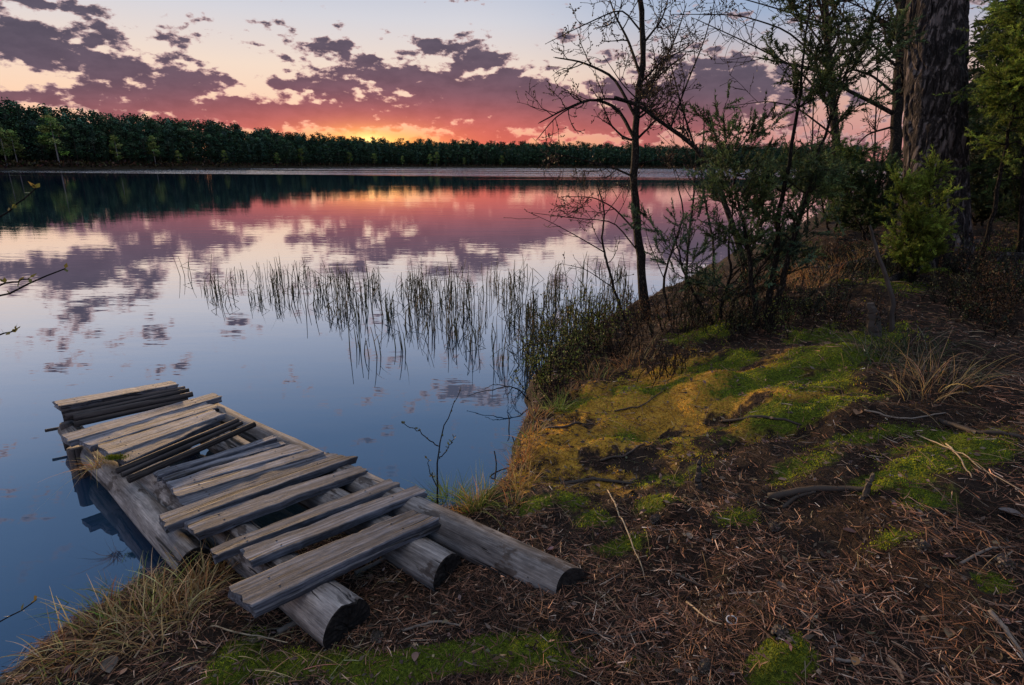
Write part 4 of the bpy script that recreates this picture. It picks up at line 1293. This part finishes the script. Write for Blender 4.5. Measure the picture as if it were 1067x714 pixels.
# ------------------------------------------------------------------ grass tussocks
def tussock(px, py, n, ln, spread, cols, label, lean=(0, 0), name='grass_tussock', droop=.5, z=None, wd=.005, tilt=.5):
    if z is None: p, t = on_ground(px, py)
    else: p = at_z(px, py, z)
    r = spread * np.sqrt(RNG.random(n)); a = RNG.random(n) * 2 * PI
    B = np.stack([p[0] + r * np.cos(a), p[1] + r * np.sin(a), np.zeros(n)], 1)
    B[:, 2] = (h(B[:, 0], B[:, 1]) if z is None else z) - .008
    D = np.stack([np.cos(a) * r / spread * tilt + RNG.normal(lean[0], .3, n), np.sin(a) * r / spread * tilt + RNG.normal(lean[1], .3, n), np.full(n, 1.0)], 1)
    c = np.vstack([jit(random.choice(cols), 1, .25, .1) for _ in range(n)])
    dr = np.stack([D[:, 0] * .8, D[:, 1] * .8, np.full(n, -.9)], 1)
    m = MB(); m.blades(B, D, ln * RNG.uniform(.45, 1.15, n), wd * RNG.uniform(.6, 1.2, n), droop * RNG.uniform(.3, 1.2, n), 5, c, dr)
    return tag(m.build(name, M_grass, None, p), label, 'grass')


ST = (.52, .38, .19); ST2 = (.36, .24, .11); GR = (.12, .18, .035); GR2 = (.18, .22, .05); OR = (.34, .17, .06); DG = (.03, .045, .022); GY_ = (.13, .11, .085)
for a in [(130, 648, 170, .26, .16, [ST, ST, ST2, GR2], 'dense straw coloured grass tussock on the near left bank'), (165, 655, 130, .24, .15, [ST, ST2], 'straw grass tussock on the left bank, second from the water'), (112, 625, 70, .22, .10, [ST2, GR, GR2], 'greenish grass tuft at the water edge left of the jetty'),
          (190, 632, 120, .28, .12, [ST, ST2, OR], 'dry grass tuft beside the short side log'), (213, 607, 90, .26, .08, [OR, ST2, ST], 'orange dry grass tuft leaning on the side log end'), (235, 590, 60, .22, .06, [OR, ST2], 'small orange grass tuft under the plank ends'),
          (85, 672, 90, .22, .15, [ST2, ST, OR], 'thin straw tuft at the lower left shore'), (70, 700, 40, .14, .12, [ST2, OR, GR2], 'sparse reddish grass at the bottom left corner'), (145, 620, 50, .2, .08, [GR2, ST], 'small mixed grass tuft on the left shore'),
          (468, 524, 200, .30, .06, [GR, GR2, GR], 'fresh green grass tuft at the foot of the budding sapling'), (497, 528, 200, .28, .07, [GR, GR2, ST2], 'fresh green grass tuft right of the budding sapling'), (480, 538, 50, .10, .08, [OR, ST2], 'low brown grass between the two green tufts'),
          (578, 428, 90, .26, .08, [GR, GR2, GR], 'tall green grass tuft on the bank corner by the olive shrub'), (540, 505, 110, .16, .10, [OR, ST2], 'orange grass fringe hanging over the bank edge, nearest'), (545, 480, 110, .16, .10, [OR, OR, ST2], 'orange grass fringe on the bank edge, middle'),
          (551, 455, 100, .16, .10, [OR, ST2, GR2], 'orange grass fringe on the bank edge below the green tuft'), (558, 435, 80, .16, .09, [OR, ST2], 'brown grass fringe beside the green tuft'), (590, 412, 60, .14, .1, [ST2, OR], 'short brown grass behind the green tuft'), (532, 528, 60, .12, .07, [OR, ST2, GR2], 'short grass at the inner corner of the bay'),
          (945, 372, 170, .34, .18, [DG, DG, GY_], 'dark drooping grass clump on the right bank'), (985, 395, 130, .32, .18, [GY_, DG, ST2], 'grey drooping grass clump right of the dark clump'), (910, 378, 90, .26, .14, [DG, GY_], 'dark grass clump left part of the right bank grass'), (960, 410, 90, .30, .15, [GY_, ST2], 'pale grass strands in front of the dark grass clump'),
          (858, 292, 140, .30, .25, [ST2, OR, GY_], 'dry brown grass heap behind the low bilberry patch'), (835, 300, 120, .30, .22, [ST2, OR], 'dry brown grass beside the tall juniper'), (880, 280, 120, .28, .25, [OR, ST2], 'rust brown grass at the top of the bank'), (815, 290, 90, .3, .2, [ST2, OR], 'dry grass behind the tall juniper'),
          (905, 270, 90, .25, .2, [ST2, OR], 'dry grass under the forked tree'), (925, 290, 70, .2, .2, [GR2, GR], 'low green grass left of the pine foot'), (620, 392, 80, .22, .15, [ST2, GR2, OR], 'mixed dry grass below the olive shrub'), (660, 378, 90, .22, .18, [ST2, OR], 'brown grass on the bank below the alder'),
          (1040, 300, 80, .25, .3, [DG, GR, ST2], 'dark grass by the pine roots at right')]:
    tussock(*a)
tussock(100, 487, 60, .17, .025, [OR, ST2, ST], 'small dry grass tuft growing from the side of the jetty', (-.25, -.2), 'grass_tuft', 1.1, .30, .004)
m = MB(); n = 500; p = at_z(120, 478, .33)
P = p + np.stack([RNG.normal(0, .030, n), RNG.normal(0, .014, n), RNG.uniform(0, .012, n)], 1)
m.needles(P, RNG.normal(0, .5, (n, 3)) + [0, 0, 1], .014, .005, jit((.12, .15, .015), n)); tag(m.build('moss_cushion', M_moss, None, p), 'small green moss patch on the jetty plank end', 'moss')

# ------------------------------------------------------------------ litter
def scatter(n, x0, x1, y0, y1, power=1.6, smin=.03):
    out = []
    tot = 0
    while tot < n:
        k = 4 * n
        x = RNG.uniform(x0, x1, k); y = RNG.uniform(y0, y1, k)
        d = np.sqrt(x ** 2 + y ** 2)
        keep = RNG.random(k) < np.clip((1.5 / d) ** power, 0, 1)
        keep &= np.abs(x) < y * 1.3 + .8
        x, y = x[keep], y[keep]
        s = shore_s(x, y); x, y = x[s > smin], y[s > smin]
        out.append(np.stack([x, y], 1)); tot += len(x)
    return np.vstack(out)[:n]


N = 100000
XY = scatter(N, -2.6, 6.5, .9, 8.5)
gm, om = moss_val(XY[:, 0], XY[:, 1])
keep = (RNG.random(N) > np.clip(gm * .98 + om * .42, 0, .88))
keep &= RNG.random(N) < .25 + 1.3 * fbm(XY[:, 0] * 1.7 + 40, XY[:, 1] * 1.7 + 13, 3)
XY = XY[keep]; N = len(XY)
Z = h(XY[:, 0], XY[:, 1])
clump = fbm(XY[:, 0] * 2.2 + 70, XY[:, 1] * 2.2 + 3, 3)
a = RNG.random(N) * 2 * PI
D = np.stack([np.cos(a), np.sin(a), RNG.normal(.05, .16, N)], 1)
L = RNG.uniform(.02, .085, N) * (.6 + .8 * fbm(XY[:, 0] * 1.3, XY[:, 1] * 1.3, 2)) * np.where(RNG.random(N) < .05, 1.8, 1)
B = np.stack([XY[:, 0], XY[:, 1], Z + .004 + RNG.random(N) ** 2 * .018], 1) - D * (L / 2)[:, None]
pal = np.array([(.19, .085, .05), (.10, .046, .028), (.27, .135, .08), (.035, .02, .015), (.32, .21, .15), (.46, .35, .27)])
ci = RNG.choice(6, N, p=[.32, .25, .18, .13, .09, .03])
C = pal[ci] * np.exp(RNG.normal(0, .45, (N, 1))) * (.15 + 1.5 * clump[:, None] ** 1.3)
mb = MB(); mb.blades(B, D, L, RNG.uniform(.0022, .0048, N), .18, 2, C)
tag(mb.build('pine_needles', M_litter), 'reddish brown carpet of fallen pine needles on the bank', 'needles', kind='stuff')

# moss fuzz
N = 300000
XY = scatter(N, -2.4, 5.5, .95, 8, 1.3)
gm, om = moss_val(XY[:, 0], XY[:, 1])
nz = fbm(XY[:, 0] * 9, XY[:, 1] * 9, 3)
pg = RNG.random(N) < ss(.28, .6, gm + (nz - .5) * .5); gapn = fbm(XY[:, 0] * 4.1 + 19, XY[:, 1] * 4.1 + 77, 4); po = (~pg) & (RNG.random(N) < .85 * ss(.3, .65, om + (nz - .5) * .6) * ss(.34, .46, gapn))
mb = MB()
kk = ss(.40, .62, fbm(XY[:, 0] * 3.3 + 8, XY[:, 1] * 3.3 + 60, 4))[:, None]
CG = np.array([.40, .43, .035]) * (1 - kk) + np.array([.20, .27, .022]) * kk; CO = np.array([.85, .48, .065]) * (1 - kk) + np.array([.55, .52, .05]) * kk  # second mix paints the slope's sunlight into the golden fuzz colour
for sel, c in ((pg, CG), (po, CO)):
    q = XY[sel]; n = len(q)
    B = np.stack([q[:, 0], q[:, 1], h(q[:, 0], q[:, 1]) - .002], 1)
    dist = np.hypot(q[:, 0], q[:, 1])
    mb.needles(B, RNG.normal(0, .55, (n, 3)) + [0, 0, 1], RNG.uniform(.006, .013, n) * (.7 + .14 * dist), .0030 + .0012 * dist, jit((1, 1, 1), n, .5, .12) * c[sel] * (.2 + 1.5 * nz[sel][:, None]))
tag(mb.build('moss', M_moss), 'green and sun-tinted golden moss covering the bank', 'moss', kind='stuff')

# long grass straws lying about on the right bank
N = 7000
XY = scatter(N, .2, 7, 1.2, 11, .6)
a = RNG.normal(-.5, .9, N); D = np.stack([np.cos(a), np.sin(a), RNG.uniform(-.05, .35, N)], 1)
B = np.stack([XY[:, 0], XY[:, 1], h(XY[:, 0], XY[:, 1]) + .004], 1)
mb = MB(); mb.blades(B, D, RNG.uniform(.05, .24, N), RNG.uniform(.002, .004, N), .3, 4, jit((.20, .145, .09), N, .45, .1), np.array([0, 0, -1.0]))
k = 1500; XL = scatter(6000, -2.4, -.6, 1.2, 2.8, .2, .0)[:k]; k = len(XL); a = RNG.normal(.6, .9, k)
BL_ = np.stack([XL[:, 0], XL[:, 1], h(XL[:, 0], XL[:, 1]) + .006], 1)
mb.blades(BL_, np.stack([np.cos(a), np.sin(a), RNG.uniform(-.05, .4, k)], 1), RNG.uniform(.05, .22, k), RNG.uniform(.002, .0045, k), .3, 4, jit((.30, .20, .11), k, .4, .12), np.array([0, 0, -1.0]))
tag(mb.build('dead_grass', M_grass), 'loose dead grass straws lying over the bank', 'dead grass', kind='stuff')

# bark flakes and crumbs
N = 9000
XY = scatter(N, -2.5, 5.5, .9, 7)
B = np.stack([XY[:, 0], XY[:, 1], h(XY[:, 0], XY[:, 1]) + .006], 1)
D = RNG.normal(size=(N, 3)) * [1, 1, .22]
mb = MB(); mb.leaves(B, D, RNG.uniform(.012, .045, N), RNG.uniform(.006, .02, N), jit((.085, .058, .044), N, .6, .12))
tag(mb.build('bark_flakes', M_bits), 'crumbs of bark and leaf scattered among the needles', 'litter', kind='stuff')

# fallen leaves, cones, sticks: one by one
def dead_leaf(px, py, s, col, label, group=None):
    p, t = on_ground(px, py); n = 9
    u = np.linspace(0, 1, n); w = np.sin(u * PI) ** .8 * .3; cu = RNG.normal(0, .5)
    a = random.uniform(0, 6.28); ca, sa = math.cos(a), math.sin(a)
    V = []
    for k in range(n):
        for f in (-1, 0, 1):
            x, y = u[k] - .5, f * w[k]; z = abs(f) * w[k] * (.35 + .4 * abs(cu)) + cu * .25 * (u[k] - .5) ** 2 * 2
            V.append([p[0] + (x * ca - y * sa) * s, p[1] + (x * sa + y * ca) * s, p[2] + .012 + z * s])
    i = np.arange(n - 1)
    q = np.vstack([np.stack([3 * i + f, 3 * i + 3 + f, 3 * i + 4 + f, 3 * i + 1 + f], 1) for f in (0, 1)])
    m = MB(); m.add(V, q, None, col)
    return tag(m.build('dead_leaf', M_bits, None, p, True), label, 'leaf', group)


for px, py, s, c, lb in [(115, 695, .10, (.12, .10, .085), 'large grey brown leaf in the lower left grass'), (890, 695, .045, (.30, .15, .06), 'orange leaf near the bottom right edge'), (718, 562, .05, (.22, .17, .13), 'pale leaf beside the long straw'), (1052, 540, .09, (.13, .11, .11), 'grey leaf at the right edge'), (760, 645, .04, (.2, .1, .06), 'brown leaf near the white ring'),
                         (893, 432, .08, (.2, .11, .06), 'brown leaf in front of the dark grass clump'), (745, 475, .05, (.2, .13, .08), 'tan leaf beside the grey stub'), (862, 360, .08, (.22, .13, .07), 'tan leaf on moss left of the dark grass')]:
    dead_leaf(px, py, s, c, lb)
for k in range(26):
    px, py = random.uniform(380, 1050), random.uniform(560, 705)
    if k % 2: px, py = random.uniform(620, 1050), random.uniform(400, 580)
    if k < 6: px, py = random.uniform(70, 200), random.uniform(668, 706)
    dead_leaf(px, py, random.uniform(.03, .055), jit((.15, .09, .06), 1, .4, .15)[0], 'small dry brown leaf lying among pine needles', 'small dry leaves on the forest floor')


def cone(px, py, label, s=.022):
    p, t = on_ground(px, py); root_z = p[2] + s * .8
    n = 90; k = np.arange(n) + .5; ph = k * 2.39996; u = k / n
    R = s * np.sin(np.clip(.12 + u * .85, 0, 1) * PI) ** .7
    a = random.uniform(0, 6.28)
    L = np.stack([(u - .5) * s * 2.6, R * np.cos(ph), R * np.sin(ph)], 1)
    D = np.stack([np.full(n, .5), np.cos(ph), np.sin(ph)], 1)
    rot = np.array([[math.cos(a), -math.sin(a), 0], [math.sin(a), math.cos(a), 0], [0, 0, 1]])
    L = L @ rot.T + [p[0], p[1], root_z]; D = D @ rot.T
    m = MB(); m.leaves(L - D * s * .25, D, s * .55, s * .5, jit((.11, .085, .07), n, .3, .08))
    m.tube(np.stack([(np.array([(q - .5) * s * 2.2, 0, 0]) @ rot.T) + [p[0], p[1], root_z] for q in np.linspace(0, 1, 7)]), s * np.array([.3, .6, .75, .8, .65, .45, .15]), 8, (.05, .04, .035))
    return tag(m.build('pine_cone', M_bits, None, p), label, 'pine cone')


for px, py, lb in [(735, 700, 'grey pine cone nearest the bottom edge'), (960, 574, 'pine cone lying in the right hand needles'), (806, 552, 'pine cone below the two moss cushions'), (683, 545, 'pine cone right of the moss hump by the long straw'), (1046, 592, 'small pine cone near the right edge'), (812, 664, 'dark pine cone above the bottom moss cushion'), (393, 668, 'pine cone beside the split log end')]:
    cone(px, py, lb)


def stick(pts, r, col, label, lift=.008, name='fallen_stick', cat='stick'):
    G = [on_ground(a, b_)[0] for a, b_ in pts]
    P = smooth_path(G, 16); P[:, 2] = np.maximum(P[:, 2], h(P[:, 0], P[:, 1])) + lift + np.abs(RNG.normal(0, .002, 16))
    m = MB(); m.tube(P, np.linspace(r, r * .6, 16), 6, col, True)
    return tag(m.build(name, M_bits, None, G[0], True), label, cat)


SG = (.16, .13, .11); SD = (.04, .03, .026); SP = (.38, .29, .19)
for pts, r, c, lb in [([(633, 513), (645, 540), (660, 575), (671, 602)], .004, SP, 'long pale straw standing out on brown needles left of the moss'), ([(560, 449), (590, 447), (618, 443)], .010, SD, 'dark stick on sun-tinted moss near the bank edge'), ([(625, 482), (650, 478), (672, 464)], .008, SD, 'dark thin stick on sun-tinted moss in the middle'),
                      ([(1030, 640), (1050, 665), (1067, 690)], .010, SG, 'grey stick at the lower right edge'), ([(955, 455), (990, 470), (1020, 490), (1066, 515)], .0035, SP, 'long pale straw across green moss at right'), ([(985, 465), (1005, 490), (1012, 500)], .004, SP, 'curved pale twig at right'), ([(870, 690), (895, 694), (900, 684)], .006, SG, 'small bent twig at the bottom'),
                      ([(925, 690), (935, 700), (940, 712)], .009, (.3, .17, .1), 'short peeled twig piece at the bottom edge'), ([(290, 662), (330, 640), (350, 632)], .014, SG, 'stick lying under the split log'), ([(140, 690), (160, 660), (175, 640)], .004, SP, 'pale straw lying over the lower left bank'), ([(220, 655), (260, 664), (300, 672)], .004, SP, 'pale straw crossing the moss below the jetty'),
                      ([(370, 600), (400, 585), (412, 577)], .012, SG, 'short stick on the ground under the widest plank'), ([(700, 600), (735, 615), (760, 612)], .006, SD, 'dark twig in needles'), ([(840, 300), (870, 320), (905, 340)], .007, SD, 'dark twig by the bilberry patch'), ([(715, 630), (740, 650), (752, 653)], .004, SP, 'pale straw by the white ring'),
                      ([(640, 430), (668, 425), (690, 410)], .006, SD, 'dark twig at the upper edge of the sun-tinted moss'), ([(1000, 590), (1030, 575), (1060, 572)], .006, SG, 'grey twig near the right edge pine cone'), ([(600, 660), (650, 668), (690, 655)], .006, SD, 'dark twig below the long log'), ([(420, 660), (455, 650), (480, 655)], .006, SG, 'grey twig between the two cut log ends'), ([(900, 430), (940, 440), (985, 432)], .006, SG, 'grey twig in front of the grass clump')]:
    stick(pts, r, c, lb)
for pts, r, lb in [([(800, 520), (840, 512), (880, 510), (905, 512)], .022, 'thick dark root lying across the bank by the moss cushion'), ([(815, 530), (830, 518), (850, 514)], .012, 'small root forking below the thick dark root'), ([(585, 505), (620, 500), (660, 505)], .014, 'dark root at the near edge of sun-tinted moss'), ([(980, 440), (1020, 452), (1067, 458)], .016, 'dark root at the right edge'), ([(750, 440), (790, 436), (835, 445)], .012, 'thin root on the mossy ridge')]:
    stick(pts, r, (.035, .027, .023), lb, .0, 'tree_root', 'root')
# white ring left on the needles
p, t = on_ground(762, 650); m = MB()
th = np.linspace(0, 2 * PI, 21); m.tube(np.stack([p[0] + .016 * np.cos(th) * 1.2, p[1] + .016 * np.sin(th), np.full(21, p[2] + .014) + .004 * np.sin(th)], 1), .0028, 6, (.55, .56, .6))
tag(m.build('plastic_ring', M_bits, None, p, True), 'small white ring lying on the pine needles', 'ring')

# ------------------------------------------------------------------ render settings
SC.view_settings.view_transform = 'Standard'; SC.view_settings.look = 'None'; SC.view_settings.exposure = 0; SC.view_settings.gamma = 1
SC.render.engine = 'CYCLES'
SC.cycles.use_denoising = True
SC.cycles.max_bounces = 6; SC.cycles.diffuse_bounces = 3; SC.cycles.glossy_bounces = 3; SC.cycles.transmission_bounces = 2
